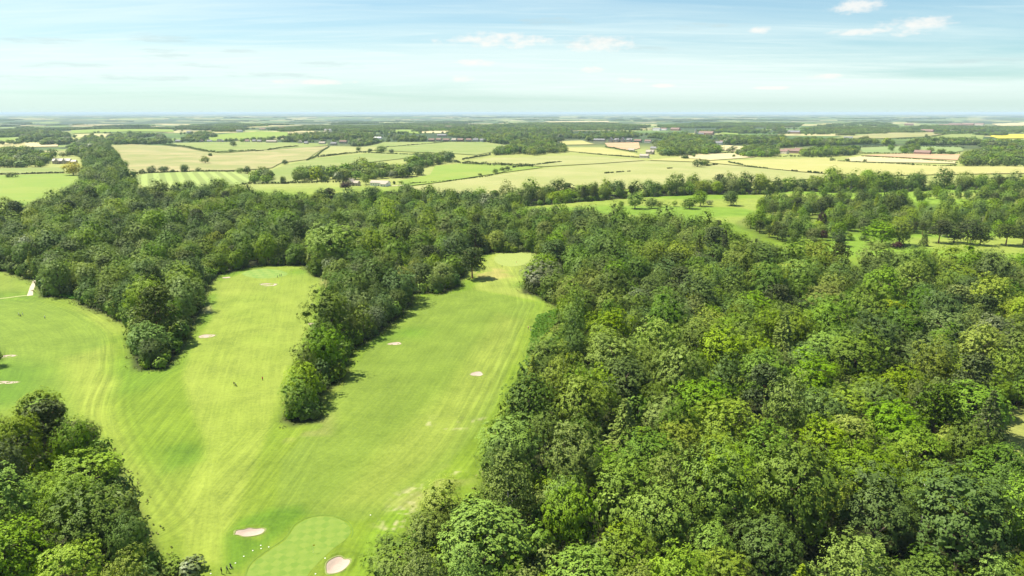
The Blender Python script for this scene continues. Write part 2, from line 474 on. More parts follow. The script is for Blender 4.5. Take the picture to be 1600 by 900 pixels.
# ------------------------------------------------------------------ the ground, one sheet to the horizon
def build_ground():
    rows = list(np.arange(1000, 330, -1.8)) + list(np.arange(330, 200, -1.0)) + list(np.arange(200, 180, -0.5)) + list(np.arange(180, 177.95, -0.2))
    rr = [2.0, 30.0, 60.0, 85.0, 100.0]
    for py in rows:
        d = px_dir(800, py)
        ang = -math.asin(d.z)
        if ang > math.radians(0.06):
            rr.append(CAM_H / math.tan(ang))
    rr += [110000.0, 140000.0]
    rr = np.array(sorted(rr))
    az = np.concatenate([np.arange(-180, -50, 6.5), np.arange(-50, 50, 0.165), np.arange(50, 180, 6.5)])
    az = np.radians(az)
    R, A = np.meshgrid(rr, az, indexing='ij')
    # rings follow the depth, not the radius, inside the field of view
    X, Y = R * np.sin(A), R * np.cos(A)
    x, y = X.ravel(), Y.ravel()
    r = R.ravel()
    z = height(x, y)
    nr, na = R.shape
    i = np.arange(nr - 1)[:, None] * na
    j = np.arange(na)[None, :]
    jn = (j + 1) % na
    quads = np.stack([i + j, i + na + j, i + na + jn, i + jn], -1).reshape(-1, 4)
    me = bpy.data.meshes.new('ground')
    me.vertices.add(len(x))
    me.vertices.foreach_set('co', np.stack([x, y, z], 1).astype(np.float32).ravel())
    me.loops.add(len(quads) * 4)
    me.loops.foreach_set('vertex_index', quads.astype(np.int32).ravel())
    me.polygons.add(len(quads))
    me.polygons.foreach_set('loop_start', np.arange(0, len(quads) * 4, 4, dtype=np.int32))
    me.polygons.foreach_set('use_smooth', np.ones(len(quads), bool))

    col = np.zeros((len(x), 3))
    n1, n2, n3 = vnoise(x, y, 45, 11), vnoise(x, y, 13, 12), vnoise(x, y, 5, 13)

    def lay(c, w):
        col[:] = col * (1 - w[:, None]) + np.array(c) * w[:, None]

    # mown rough of the golf course
    lay((.172, .246, .023), np.ones(len(x)))
    lay((.140, .235, .020), sstep(.45, .8, n1) * .7)
    lay((.235, .280, .052), sstep(.5, .85, vnoise(x, y, 38, 14)) * .75)
    flow = np.zeros((len(x), 3))
    near = r < 900
    xn, yn = x[near], y[near]

    def sub(poly, w):
        out = np.zeros(len(x))
        out[near] = soft(poly, xn, yn, w)
        return out

    # curved guides that the mowers follow
    gA = smooth_line(poly_px([(540, 1000), (588, 900), (640, 805), (715, 742), (766, 664), (797, 592), (822, 530), (838, 490), (843, 468), (820, 430), (800, 395), (797, 380)]))
    gB = smooth_line(poly_px([(330, 1000), (330, 860), (345, 740), (365, 610), (395, 500), (425, 420), (430, 405)]))
    gC = smooth_line(poly_px([(330, 1000), (255, 840), (190, 720), (165, 640), (185, 570), (175, 515), (120, 480), (40, 462), (-60, 468)]))
    gD = poly_px([(180, 800), (345, 590)])
    dB, aB, sB = seg_dist(gB, xn, yn)
    dA, aA, sA = seg_dist(gA, xn, yn)
    dC, aC, sC = seg_dist(gC, xn, yn)
    dD, aD, sD = seg_dist(gD, xn, yn)
    fl = np.stack([aB, dB * sB, np.full(len(xn), .55)], 1)
    rA = inside(poly_px([(430, 1000), (470, 700), (520, 610), (560, 545), (655, 470), (655, 440), (760, 380), (850, 380), (900, 480), (800, 640), (770, 690), (560, 1000)]), xn, yn)
    fl[rA] = np.stack([aA, dA * sA, np.full(len(xn), .5) + .5 * np.exp(-(dA / 14) ** 2)], 1)[rA]
    rC = inside(poly_px([(-120, 430), (190, 480), (205, 590), (170, 700), (230, 850), (-120, 1000)]), xn, yn)
    fl[rC] = np.stack([aC, dC * sC, np.full(len(xn), .5) + .6 * np.exp(-(dC / 9) ** 2)], 1)[rC]
    rD = inside(poly_px([(190, 560), (285, 560), (300, 640), (330, 720), (300, 830), (250, 850), (190, 730), (175, 640)]), xn, yn)
    fl[rD] = np.stack([aD, dD * sD, np.full(len(xn), 1.0)], 1)[rD]
    rE = inside(poly_px([(420, 660), (510, 655), (480, 760), (440, 830), (350, 830), (330, 760), (345, 690)]), xn, yn)
    dE, aE, sE = seg_dist(poly_px([(380, 830), (520, 640)]), xn, yn)
    fl[rE] = np.stack([aE, dE * sE, np.full(len(xn), .9)], 1)[rE]
    flow[near] = fl
    # fairways
    fwB = poly_px([(345, 880), (285, 880), (290, 780), (320, 690), (300, 640), (285, 590), (300, 540), (330, 500), (345, 440), (400, 418), (470, 412), (500, 432), (480, 520), (440, 600), (425, 660), (400, 720), (370, 790)])
    lay((.265, .315, .062), sub(fwB, 2.2) * (.66 + .3 * n2))
    fwA = poly_px([(430, 800), (440, 720), (520, 625), (570, 552), (660, 466), (740, 452), (838, 474), (812, 515), (772, 640), (700, 730), (620, 800), (560, 815)])
    lay((.175, .240, .040), sub(fwA, 1.3) * .9)
    ridge = poly_px([(600, 790), (700, 700), (770, 610), (815, 500), (780, 490), (700, 610), (600, 700), (520, 790)])
    lay((.240, .285, .058), sub(ridge, 6) * .75)
    tip = poly_px([(740, 452), (765, 400), (775, 388), (835, 388), (845, 400), (815, 425), (815, 450), (840, 470)])
    lay((.30, .335, .085), sub(tip, 3) * .8)
    fwC = poly_px([(-100, 470), (60, 470), (130, 490), (170, 520), (150, 600), (120, 650), (60, 640), (-100, 640)])
    lay((.180, .255, .036), sub(fwC, 2.5) * .9)
    lay((.110, .215, .018), sub(poly_px([(-80, 568), (20, 562), (70, 575), (60, 625), (-80, 650)]), 10) * .75)
    lay((.290, .330, .066), sub(poly_px([(100, 560), (170, 540), (175, 640), (215, 740), (180, 690), (120, 650)]), 6) * .7)
    # lush grass round the bunkers by the near green, and greener patches
    lay((.105, .205, .016), sub(poly_px([(352, 890), (350, 840), (375, 812), (420, 795), (470, 790), (480, 802), (440, 836), (405, 862), (378, 890)]), 2.5) * .8)
    lay((.260, .320, .040), sub(poly_px([(372, 838), (378, 822), (405, 820), (418, 830), (408, 845)]), 1.2) * .5)
    lay((.115, .215, .018), sub(poly_px([(255, 740), (262, 700), (290, 690), (318, 700), (318, 720), (285, 728)]), 3) * .6)
    lay((.200, .315, .028), sub(poly_px([(555, 905), (570, 840), (620, 790), (640, 800), (600, 860), (570, 905)]), 3) * .6)
    for (px, py, s) in [(465, 425, 10), (480, 640, 6), (640, 520, 9), (590, 530, 7), (820, 445, 8)]:
        cx, cy, _ = at(px, py)
        lay((.125, .235, .018), np.exp(-((x - cx) ** 2 + (y - cy) ** 2) / s ** 2) * .7)
    # sandy scrapes, trodden and dry turf
    lay((.38, .32, .13), sub(poly_px([(730, 425), (750, 418), (790, 420), (800, 432), (760, 440)]), 5) * sstep(.3, .7, n3) * .8)
    lay((.34, .30, .15), sub(poly_px([(590, 810), (640, 765), (700, 735), (735, 720), (745, 745), (690, 768), (640, 810), (615, 850)]), 5) * sstep(.62, .9, n3) * .5)
    lay((.40, .36, .24), sub(poly_px([(590, 830), (625, 770), (700, 738), (735, 730), (650, 765), (640, 850)]), 3) * sstep(.55, .75, vnoise(x, y, 2.4, 15) * .5 + vnoise(x, y, 1.1, 18) * .5) * .9)
    lay((.38, .36, .22), sub(poly_px([(655, 665), (670, 650), (780, 654), (778, 668), (700, 672)]), 2) * sstep(.55, .78, vnoise(x, y, 3.1, 16) * .5 + vnoise(x, y, 1.2, 19) * .5) * .85)
    lay((.30, .27, .12), sub(poly_px([(430, 640), (520, 640), (520, 680), (440, 690)]), 4) * sstep(.5, .8, n3) * .4)
    lay((.33, .30, .14), sub(poly_px([(500, 425), (520, 430), (512, 450), (500, 446)]), 2) * .7)
    lay((.40, .36, .22), sub(poly_px([(316, 478), (330, 476), (332, 490), (318, 490)]), 1.5) * .7)
    # open ground of the other half of the course
    golf2 = poly_px([(830, 322), (900, 312), (1110, 303), (1300, 296), (1620, 280), (1760, 300), (1760, 410), (1300, 400), (1150, 350), (900, 335), (820, 332)])
    w = np.zeros(len(x))
    w[near | (r < 1500)] = soft(golf2, x[near | (r < 1500)], y[near | (r < 1500)], 8)
    lay((.185, .290, .035), w * .9)
    lay((.30, .33, .085), w * sstep(.45, .7, vnoise(x, y, 60, 17)) * .8)
    # the floor of the woods
    for k, p in WOOD_XY.items():
        m_ = r < 1500
        w = np.zeros(len(x))
        w[m_] = soft(p, x[m_], y[m_], 3)
        if k == 'park':
            w *= .35
        if k == 'glade':
            w *= 0
        lay((.034, .036, .016), w * .95)
    clear = poly_px([(1556, 740), (1562, 642), (1690, 622), (1720, 780), (1590, 770)])
    lay((.26, .27, .09), sub(clear, 2))
    # farmland: pale grazed pasture close by, a patchwork of fields farther off
    mid = sstep(880, 1050, r)
    wd = np.clip(sum(soft(WOOD_XY[k], x, y, 3) for k in WOOD_XY if k != 'glade'), 0, 1)
    wg = soft(golf2, x, y, 8)
    keep = np.clip(wd + wg, 0, 1)
    past = np.array([.275, .300, .095])
    w = mid * (1 - keep)
    col[:] = col * (1 - w[:, None]) + past * w[:, None]
    far = sstep(1900, 2500, r)
    cell = np.where(r < 6000, 260.0, 420.0)
    for (cs, lo, hi) in ((230.0, 0, 5200), (430.0, 5200, 1e9)):
        k = (r > 1800) & (r >= lo) & (r < hi)
        xs, ys = x[k] / cs, y[k] / (cs * 1.15)
        xi, yi = np.floor(xs).astype(int), np.floor(ys).astype(int)
        b1 = np.full(xs.shape, 1e9)
        b2 = np.full(xs.shape, 1e9)
        idx = np.zeros(xs.shape, int)
        for ox in (-1, 0, 1):
            for oy in (-1, 0, 1):
                cx, cy = xi + ox, yi + oy
                jx, jy = _tab[cx % 512, cy % 512], _tab[(cx + 91) % 512, (cy + 53) % 512]
                d = np.maximum(np.abs(xs - cx - jx), np.abs(ys - cy - jy)) + .25 * np.hypot(xs - cx - jx, ys - cy - jy)
                closer = d < b1
                b2 = np.where(closer, b1, np.minimum(b2, d))
                idx = np.where(closer, (cx * 7919 + cy * 104729) % 262144, idx)
                b1 = np.where(closer, d, b1)
        pick = _tab.ravel()[idx]
        pal = np.array([(.13, .20, .05), (.20, .26, .07), (.26, .29, .09), (.16, .23, .06), (.38, .34, .16), (.30, .31, .11), (.09, .15, .04), (.42, .37, .20), (.05, .085, .03), (.06, .09, .03), (.045, .08, .03)])
        c = pal[np.minimum((pick * len(pal)).astype(int), len(pal) - 1)]
        edge = 1 - sstep(.02, .10, b2 - b1)
        c = c * (1 - .75 * edge[:, None]) + np.array((.03, .05, .02)) * .75 * edge[:, None]
        wood = sstep(.56, .66, vnoise(x[k], y[k], 900, 21) * .65 + vnoise(x[k], y[k], 2600, 22) * .35)
        wood = np.maximum(wood * .85, sstep(5000, 16000, r[k]) * .30)
        c = c * (1 - wood[:, None]) + np.array((.035, .060, .026)) * wood[:, None]
        f = (far[k] * (1 - keep[k]))[:, None]
        col[k] = col[k] * (1 - f) + c * f
    # bands left by the mowers along the edge of the right fairway and round the left one
    band = np.zeros(len(x))
    band[near] = np.where(rA, np.sin(dA * 2 * math.pi / 3.4 + 1.5 * np.sin(aA / 23)) * sstep(0, 2, dA) * (1 - sstep(9, 17, dA)), 0) * sstep(60, 90, aA) * (1 - sstep(430, 470, aA))
    band[near] += np.where(rC | rD, np.sin(dC * 2 * math.pi / 3.1) * (1 - sstep(6, 13, dC)), 0) * .8
    col *= 1 + .115 * band[:, None]
    col = col * np.where(r < 900, .70, .82)[:, None] * np.where(r < 900, 1.0, 0.0)[:, None] * np.array([.95, 1.0, .70]) + col * np.where(r < 900, 0.0, .82)[:, None] * np.array([1.0, 1.0, .85])
    a = me.attributes.new('turf', 'FLOAT_VECTOR', 'POINT')
    a.data.foreach_set('vector', col.astype(np.float32).ravel())
    a = me.attributes.new('flow', 'FLOAT_VECTOR', 'POINT')
    a.data.foreach_set('vector', flow.astype(np.float32).ravel())
    me.update(calc_edges=True)

    m, t = material('turf')
    base = t.n('ShaderNodeAttribute', attribute_name='turf').outputs['Vector']
    fsep = t.n('ShaderNodeSeparateXYZ', {0: t.n('ShaderNodeAttribute', attribute_name='flow').outputs['Vector']})
    u, v, s = fsep.outputs
    v1 = t.n('ShaderNodeCombineXYZ', {0: t.m('MULTIPLY', u, .022), 1: t.m('MULTIPLY', v, .42), 2: 0.0}).outputs[0]
    st1 = t.n('ShaderNodeTexNoise', {'Vector': v1, 'Scale': 1.0, 'Detail': 3.0, 'Roughness': .6}).outputs[0]
    v2 = t.n('ShaderNodeCombineXYZ', {0: t.m('MULTIPLY', u, .05), 1: t.m('MULTIPLY', v, 1.3), 2: 4.0}).outputs[0]
    st2 = t.n('ShaderNodeTexNoise', {'Vector': v2, 'Scale': 1.0, 'Detail': 2.0}).outputs[0]
    pos = t.n('ShaderNodeNewGeometry').outputs['Position']
    g1 = t.n('ShaderNodeTexNoise', {'Vector': pos, 'Scale': .9, 'Detail': 4.0, 'Roughness': .7}).outputs[0]
    g2 = t.n('ShaderNodeTexNoise', {'Vector': pos, 'Scale': .06, 'Detail': 5.0, 'Roughness': .65}).outputs[0]
    streak = t.m('MULTIPLY', t.m('ADD', t.m('MULTIPLY', t.m('SUBTRACT', st1, .5), .8), t.m('MULTIPLY', t.m('SUBTRACT', st2, .5), .6)), s)
    k = t.m('ADD', 1.0, t.m('ADD', streak, t.m('ADD', t.m('MULTIPLY', t.m('SUBTRACT', g1, .5), .75), t.m('MULTIPLY', t.m('SUBTRACT', g2, .5), .8))))
    k = t.m('MAXIMUM', k, .45)
    kr = t.m('POWER', k, 1.15)
    kb = t.m('POWER', k, 1.3)
    c = t.vm('MULTIPLY', base, t.n('ShaderNodeCombineXYZ', {0: kr, 1: k, 2: kb}).outputs[0])
    bmp = t.n('ShaderNodeBump', {'Height': g1, 'Strength': .35, 'Distance': .25})
    b = t.n('ShaderNodeBsdfPrincipled', {'Base Color': c, 'Roughness': .85, 'Specular IOR Level': .15, 'Normal': bmp})
    t.n('ShaderNodeOutputMaterial', {0: b})
    me.materials.append(m)
    o = link('ground', me, kind='structure', label='grassy ground of the golf course and farmland reaching the horizon')
    return o


build_ground()


# ------------------------------------------------------------------ sheets laid on the ground
def sheet(name, poly, mat, lift, cell, label, kind='structure', rot=0.0):
    """a sheet draped over the terrain; its own axes turned by rot so that stripes can follow it"""
    c0 = poly.mean(0)
    ca, sa = math.cos(-rot), math.sin(-rot)
    loc = np.stack([(poly[:, 0] - c0[0]) * ca - (poly[:, 1] - c0[1]) * sa, (poly[:, 0] - c0[0]) * sa + (poly[:, 1] - c0[1]) * ca], 1)
    bm = bmesh.new()
    vs = [bm.verts.new((p[0], p[1], 0)) for p in loc]
    try:
        bm.faces.new(vs)
    except ValueError:
        bm.free()
        return None
    lo, hi = loc.min(0), loc.max(0)
    for ax in (0, 1):
        n = int(min(60, (hi[ax] - lo[ax]) / cell))
        for i in range(1, n + 1):
            co = [0, 0, 0]
            co[ax] = lo[ax] + (hi[ax] - lo[ax]) * i / (n + 1)
            no = [0, 0, 0]
            no[ax] = 1
            bmesh.ops.bisect_plane(bm, geom=bm.verts[:] + bm.edges[:] + bm.faces[:], dist=1e-4, plane_co=co, plane_no=no)
    bmesh.ops.triangulate(bm, faces=bm.faces[:])
    cr, sr = math.cos(rot), math.sin(rot)
    P = np.array([(v.co.x, v.co.y) for v in bm.verts])
    wx, wy = P[:, 0] * cr - P[:, 1] * sr + c0[0], P[:, 0] * sr + P[:, 1] * cr + c0[1]
    z = height(wx, wy) + lift
    z0 = float(height(np.array([c0[0]]), np.array([c0[1]]))[0])
    for v, zz in zip(bm.verts, z):
        v.co.z = zz - z0
    bmesh.ops.recalc_face_normals(bm, faces=bm.faces[:])
    if sum(f.normal.z for f in bm.faces) < 0:
        bmesh.ops.reverse_faces(bm, faces=bm.faces[:])
    for f in bm.faces:
        f.smooth = True
    me = bpy.data.meshes.new(name)
    bm.to_mesh(me)
    bm.free()
    me.materials.append(mat)
    return link(name, me, loc=(c0[0], c0[1], z0), rz=rot, label=label, kind=kind)


def field_mat(name, col, col2, stripe=0.0, width=9.0, blotch=.5):
    m, t = material(name)
    tc = t.n('ShaderNodeTexCoord').outputs['Object']
    sp = t.n('ShaderNodeSeparateXYZ', {0: tc})
    n1 = t.n('ShaderNodeTexNoise', {'Vector': tc, 'Scale': .009, 'Detail': 5.0, 'Roughness': .6}).outputs[0]
    n2 = t.n('ShaderNodeTexNoise', {'Vector': t.n('ShaderNodeCombineXYZ', {0: t.m('MULTIPLY', sp.outputs[0], .004), 1: t.m('MULTIPLY', sp.outputs[1], .09), 2: 0.0}).outputs[0], 'Scale': 1.0, 'Detail': 3.0}).outputs[0]
    f = t.ramp(t.m('ADD', t.m('MULTIPLY', n1, 1 - blotch * .5), t.m('MULTIPLY', n2, blotch * .5)), .38, .64)
    c = t.mix(f, col, col2)
    if stripe:
        w = t.m('SINE', t.m('MULTIPLY', sp.outputs[1], 2 * math.pi / width))
        k = t.m('ADD', 1.0, t.m('MULTIPLY', t.ramp(w, -.4, .4), stripe))
        c = t.vm('MULTIPLY', c, t.n('ShaderNodeCombineXYZ', {0: k, 1: k, 2: k}).outputs[0])
    b = t.n('ShaderNodeBsdfPrincipled', {'Base Color': c, 'Roughness': .9, 'Specular IOR Level': .1})
    t.n('ShaderNodeOutputMaterial', {0: b})
    return m


FM = {
    'lime': field_mat('pasture_lime', (0.156, 0.226, 0.037), (0.197, 0.242, 0.049)),
    'pale': field_mat('pasture_pale', (0.226, 0.242, 0.082), (0.279, 0.271, 0.111)),
    'yellow': field_mat('crop_yellow_green', (0.287, 0.283, 0.094), (0.328, 0.299, 0.115)),
    'straw': field_mat('pasture_straw', (0.189, 0.205, 0.070), (0.295, 0.254, 0.123)),
    'green': field_mat('crop_green', (0.160, 0.205, 0.053), (0.213, 0.234, 0.078)),
    'striped': field_mat('hay_striped', (0.164, 0.209, 0.057), (0.184, 0.221, 0.066), .35, 17.0),
    'bare': field_mat('ploughed_tan', (0.377, 0.238, 0.135), (0.410, 0.271, 0.156)),
    'wheat': field_mat('ripe_wheat', (0.394, 0.344, 0.172), (0.426, 0.361, 0.197)),
    'rape': field_mat('rape_yellow', (0.459, 0.410, 0.041), (0.492, 0.426, 0.057)),
    'blue': field_mat('meadow_cool', (0.156, 0.213, 0.074), (0.197, 0.238, 0.090)),
}
FIELDS = [
    ('lime', [(-80, 277), (0, 275), (95, 272), (130, 275), (128, 300), (95, 313), (30, 327), (-80, 334)], 'bright lime pasture beside the belt of trees at left', .0),
    ('green', [(-80, 265), (0, 263.5), (100, 262), (100, 270.5), (0, 273), (-80, 274)], 'narrow rough meadow behind the clipped hedge at left', .0),
    ('straw', [(165, 228), (205, 226), (260, 228), (320, 238), (346, 241), (480, 230.5), (513, 229), (478, 250), (440, 255), (425, 263), (390, 266), (330, 268), (235, 270), (205, 270), (185, 252)], 'straw coloured pasture sloping beyond the striped hay field', .1),
    ('striped', [(205, 276), (235, 271.5), (300, 269), (370, 269.5), (394, 275), (388, 286), (340, 297), (225, 295)], 'hay field with pale mown stripes', 2.05),
    ('green', [(268, 224), (330, 222.5), (400, 222.5), (512, 225), (512, 228), (346, 239.5), (322, 236.5), (290, 230)], 'green pasture in front of the row of houses', .0),
    ('pale', [(517, 229), (545, 229.5), (598, 231), (590, 235), (495, 246)], 'pale wedge shaped field under the village', .0),
    ('green', [(480, 251), (497, 247.5), (600, 238), (690, 244), (640, 247), (500, 264), (450, 287), (398, 287), (428, 265)], 'light green field above the farm', .0),
    ('green', [(600, 222.5), (760, 222), (800, 229), (770, 238), (745, 243), (700, 240), (640, 238), (548, 234)], 'smooth green hill field below the brick houses', .0),
    ('lime', [(640, 291), (620, 284), (672, 274), (680, 260), (715, 256.5), (800, 258), (850, 262), (760, 274), (690, 285)], 'green field with darker patch beside the copse', .3),
    ('pale', [(720, 255.5), (770, 247), (800, 247), (900, 243), (940, 246), (1010, 251), (940, 256), (850, 261), (800, 257)], 'pale green field right of the copse', .1),
    ('yellow', [(880, 236), (886, 231), (940, 231), (990, 240), (1005, 247), (940, 242)], 'yellow green field beside the dark wood', .0),
    ('bare', [(945, 224), (998, 223), (1000, 232), (985, 236), (950, 230)], 'tan ploughed field below the stone houses', .0),
    ('yellow', [(873, 221), (910, 220), (930, 226), (880, 227)], 'small yellow field beyond the dark wood', .0),
    ('yellow', [(1010, 251), (1060, 246), (1110, 252), (1200, 250), (1290, 247), (1330, 254), (1497, 261), (1680, 262), (1680, 271), (1350, 276), (1250, 269), (1150, 259), (1100, 254)], 'wide yellow green crop field on the right', .1),
    ('pale', [(640, 293), (760, 277), (860, 263), (940, 257), (1010, 252), (1095, 255), (1150, 260), (1250, 270), (1330, 277), (1100, 290), (900, 300), (780, 312), (690, 312)], 'broad pale field across the middle distance', .2),
    ('wheat', [(1060, 246), (1075, 241), (1150, 240), (1180, 246), (1110, 251)], 'ripe straw field behind the round oak', .0),
    ('bare', [(1345, 243), (1405, 241), (1500, 242), (1496, 251), (1420, 247)], 'tan bare field beside the red roofed barn', .0),
    ('wheat', [(1320, 248), (1345, 244.5), (1420, 248.5), (1494, 252.5), (1492, 256), (1330, 253)], 'cream field below the tan bare field', .0),
    ('blue', [(1340, 232), (1410, 228), (1500, 230), (1506, 236), (1490, 239), (1350, 240)], 'cool green meadow around the red roofed barn', .0),
    ('straw', [(1300, 217), (1370, 208), (1440, 207), (1482, 208), (1450, 214), (1380, 217)], 'straw field on the far slope at right', .0),
    ('green', [(1440, 217), (1486, 209), (1540, 209), (1535, 219), (1480, 221)], 'green field left of the yellow rape field', .0),
    ('rape', [(1547, 214), (1550, 210), (1600, 210), (1690, 210), (1690, 218), (1560, 217)], 'bright yellow rape field at far right', .0),
    ('wheat', [(1550, 194), (1600, 191.5), (1690, 191), (1690, 196), (1560, 198)], 'pale wheat field near the horizon at far right', .0),
    ('wheat', [(850, 190.5), (950, 189.2), (952, 191), (860, 192.3)], 'thin pale field above the far woods', .0),
    ('straw', [(890, 201.5), (975, 201), (976, 204.5), (900, 205)], 'straw field in front of the far woods', .0),
    ('lime', [(600, 203), (655, 203.5), (656, 209.5), (605, 208)], 'green field left of the pale yard', .0),
    ('wheat', [(656, 205), (704, 205), (702, 208.5), (658, 208.5)], 'pale yard behind the brick houses', .0),
    ('lime', [(300, 215), (400, 206), (450, 207), (450, 215), (350, 220.5), (305, 220.5)], 'green pasture behind the row of houses', .0),
    ('wheat', [(40, 224), (92, 223.5), (90, 229.5), (38, 230.5)], 'straw field beyond the large house', .0),
    ('lime', [(-60, 215), (28, 216), (24, 222), (-60, 224)], 'lime field beyond the large house', .0),
    ('lime', [(110, 204), (200, 202), (270, 203), (272, 207), (200, 206), (115, 209)], 'green field beyond the dark tree belt', .0),
    ('wheat', [(-40, 195.5), (160, 195), (340, 196), (340, 197.5), (160, 197), (-40, 197.5)], 'thin pale strip of fields far left', .0),
    ('lime', [(1125, 205.5), (1152, 205), (1154, 211), (1130, 210)], 'small bright field beside the far village', .0),
    ('green', [(1105, 191.5), (1200, 191), (1205, 196), (1110, 196)], 'green fields beyond the far village', .0),
    ('wheat', [(1102, 228.5), (1140, 227.5), (1175, 231), (1172, 237), (1150, 238), (1110, 233)], 'straw field in front of the village trees', .0),
]
for kindf, pts, lab, rot in FIELDS:
    P = poly_px(pts)
    d = np.hypot(P[:, 0], P[:, 1]).mean()
    sheet('field', P, FM[kindf], .6 + d * 4e-4, max(14.0, d * .016), lab, rot=rot)

# greens, fringe, paths
def green_mat(name, a, b, size, ang):
    m, t = material(name)
    tc = t.n('ShaderNodeTexCoord').outputs['Object']
    vr = t.n('ShaderNodeVectorRotate', {'Vector': tc, 'Angle': ang}, rotation_type='Z_AXIS').outputs[0]
    nz = t.n('ShaderNodeTexNoise', {'Vector': tc, 'Scale': .8, 'Detail': 3.0}).outputs[1]
    vr = t.vm('ADD', vr, t.vm('MULTIPLY', nz, (1.8, 1.8, 0)))
    sp = t.n('ShaderNodeSeparateXYZ', {0: vr})
    sx = t.m('SINE', t.m('MULTIPLY', sp.outputs[0], math.pi / size))
    sy = t.m('SINE', t.m('MULTIPLY', sp.outputs[1], math.pi / size))
    f = t.ramp(t.m('MULTIPLY', sx, sy), -.35, .35)
    n2 = t.n('ShaderNodeTexNoise', {'Vector': tc, 'Scale': .3, 'Detail': 4.0}).outputs[0]
    c = t.mix(t.m('MULTIPLY', f, .75), a, b)
    c = t.mix(t.ramp(n2, .35, .7), c, tuple(.5 * (p + q) for p, q in zip(a, b)))
    bs = t.n('ShaderNodeBsdfPrincipled', {'Base Color': c, 'Roughness': .8, 'Specular IOR Level': .2})
    t.n('ShaderNodeOutputMaterial', {0: bs})
    return m


g1 = smooth_line(poly_px([(383, 910), (392, 884), (415, 865), (446, 844), (462, 822), (484, 810), (512, 807), (538, 815), (548, 829), (541, 842), (520, 858), (497, 880), (478, 905), (470, 960), (380, 960)]), 5, True)
sheet('putting_green', g1, green_mat('green_turf_near', (.108, .180, .019), (.164, .220, .033), 2.0, .6), .035, 1.2, 'checker mown putting green nearest the camera between two bunkers')
g2 = smooth_line(poly_px([(378, 428), (390, 422.5), (412, 420), (436, 422), (449, 427.5), (442, 432), (420, 435), (395, 434)]), 5, True)
sheet('putting_green', g2, green_mat('green_turf_far', (.110, .200, .030), (.205, .265, .055), 4.4, .2), .04, 2.2, 'checker mown putting green at the head of the middle fairway')
g3 = smooth_line(poly_px([(772, 404), (785, 394), (815, 391), (836, 396), (832, 409), (806, 416), (782, 414)]), 5, True)
sheet('putting_green', g3, green_mat('green_turf_top', (.205, .250, .055), (.230, .265, .065), 5.0, .3), .04, 2.2, 'pale putting green at the top of the right fairway')


def strip(name, line, width, mat, lift, label, closed=False):
    line = np.asarray(line)
    n = len(line)
    d = np.roll(line, -1, 0) - np.roll(line, 1, 0) if closed else np.gradient(line, axis=0)
    d /= np.linalg.norm(d, axis=1)[:, None] + 1e-9
    nrm = np.stack([-d[:, 1], d[:, 0]], 1)
    w = (width * (.8 + .4 * vnoise(np.arange(n), np.zeros(n), 2.3, 3)))[:, None]
    A, B = line + nrm * w / 2, line - nrm * w / 2
    c = line.mean(0)
    z0 = H1(*c)
    V = []
    for a, b in zip(A, B):
        V += [(a[0] - c[0], a[1] - c[1], H1(*a) + lift - z0), (b[0] - c[0], b[1] - c[1], H1(*b) + lift - z0)]
    F = [(2 * i, 2 * i + 1, (2 * i + 3) % (2 * n), (2 * i + 2) % (2 * n)) for i in range(n if closed else n - 1)]
    me = new_mesh(name, V, F, [mat])
    return link(name, me, loc=(c[0], c[1], z0), label=label, kind='structure')


collar = plain('collar_turf', (.105, .170, .020), .9, .25, .6)
strip('green_collar', np.array([p * 1.0 for p in smooth_line(poly_px([(381, 915), (389, 884), (412, 864), (444, 842), (460, 820), (483, 808), (512, 805), (540, 813), (551, 828), (549, 840)]), 6)]), .26, collar, .05, 'dark mown ring edging the nearest putting green')
path_m = plain('path_grit', (.42, .36, .26), .9, .15, .5)
strip('path', smooth_line(poly_px([(47, 462), (48, 456), (51, 447), (55, 438), (58, 431)]), 5), 2.3, path_m, .06, 'pale grit path curving past the trees at left')
dirt_m = plain('path_dirt', (.38, .36, .17), .95, .2, .4)
strip('path', smooth_line(poly_px([(-60, 470), (0, 466.5), (25, 463.5), (47, 461)]), 5), 1.2, dirt_m, .05, 'thin worn track joining the grit path at left')
strip('path', smooth_line(poly_px([(408, 411), (420, 407.5), (445, 407), (476, 410.5)]), 5), 2.0, plain('path_pale', (.42, .38, .22), .95, .2, .4), .06, 'pale track along the trees behind the middle green')
strip('path', smooth_line(poly_px([(612, 291), (625, 290), (640, 291), (660, 297), (680, 303)]), 5), 4.0, plain('lane_pale', (.48, .42, .30), .95, .1, .1), .4, 'pale farm lane leading from the barn')
strip('path', smooth_line(poly_px([(1490, 325), (1520, 330), (1560, 322), (1600, 318)]), 5), 7.0, plain('track_tan', (.40, .34, .18), .95, .2, .1), .3, 'tan worn track across the far part of the course')

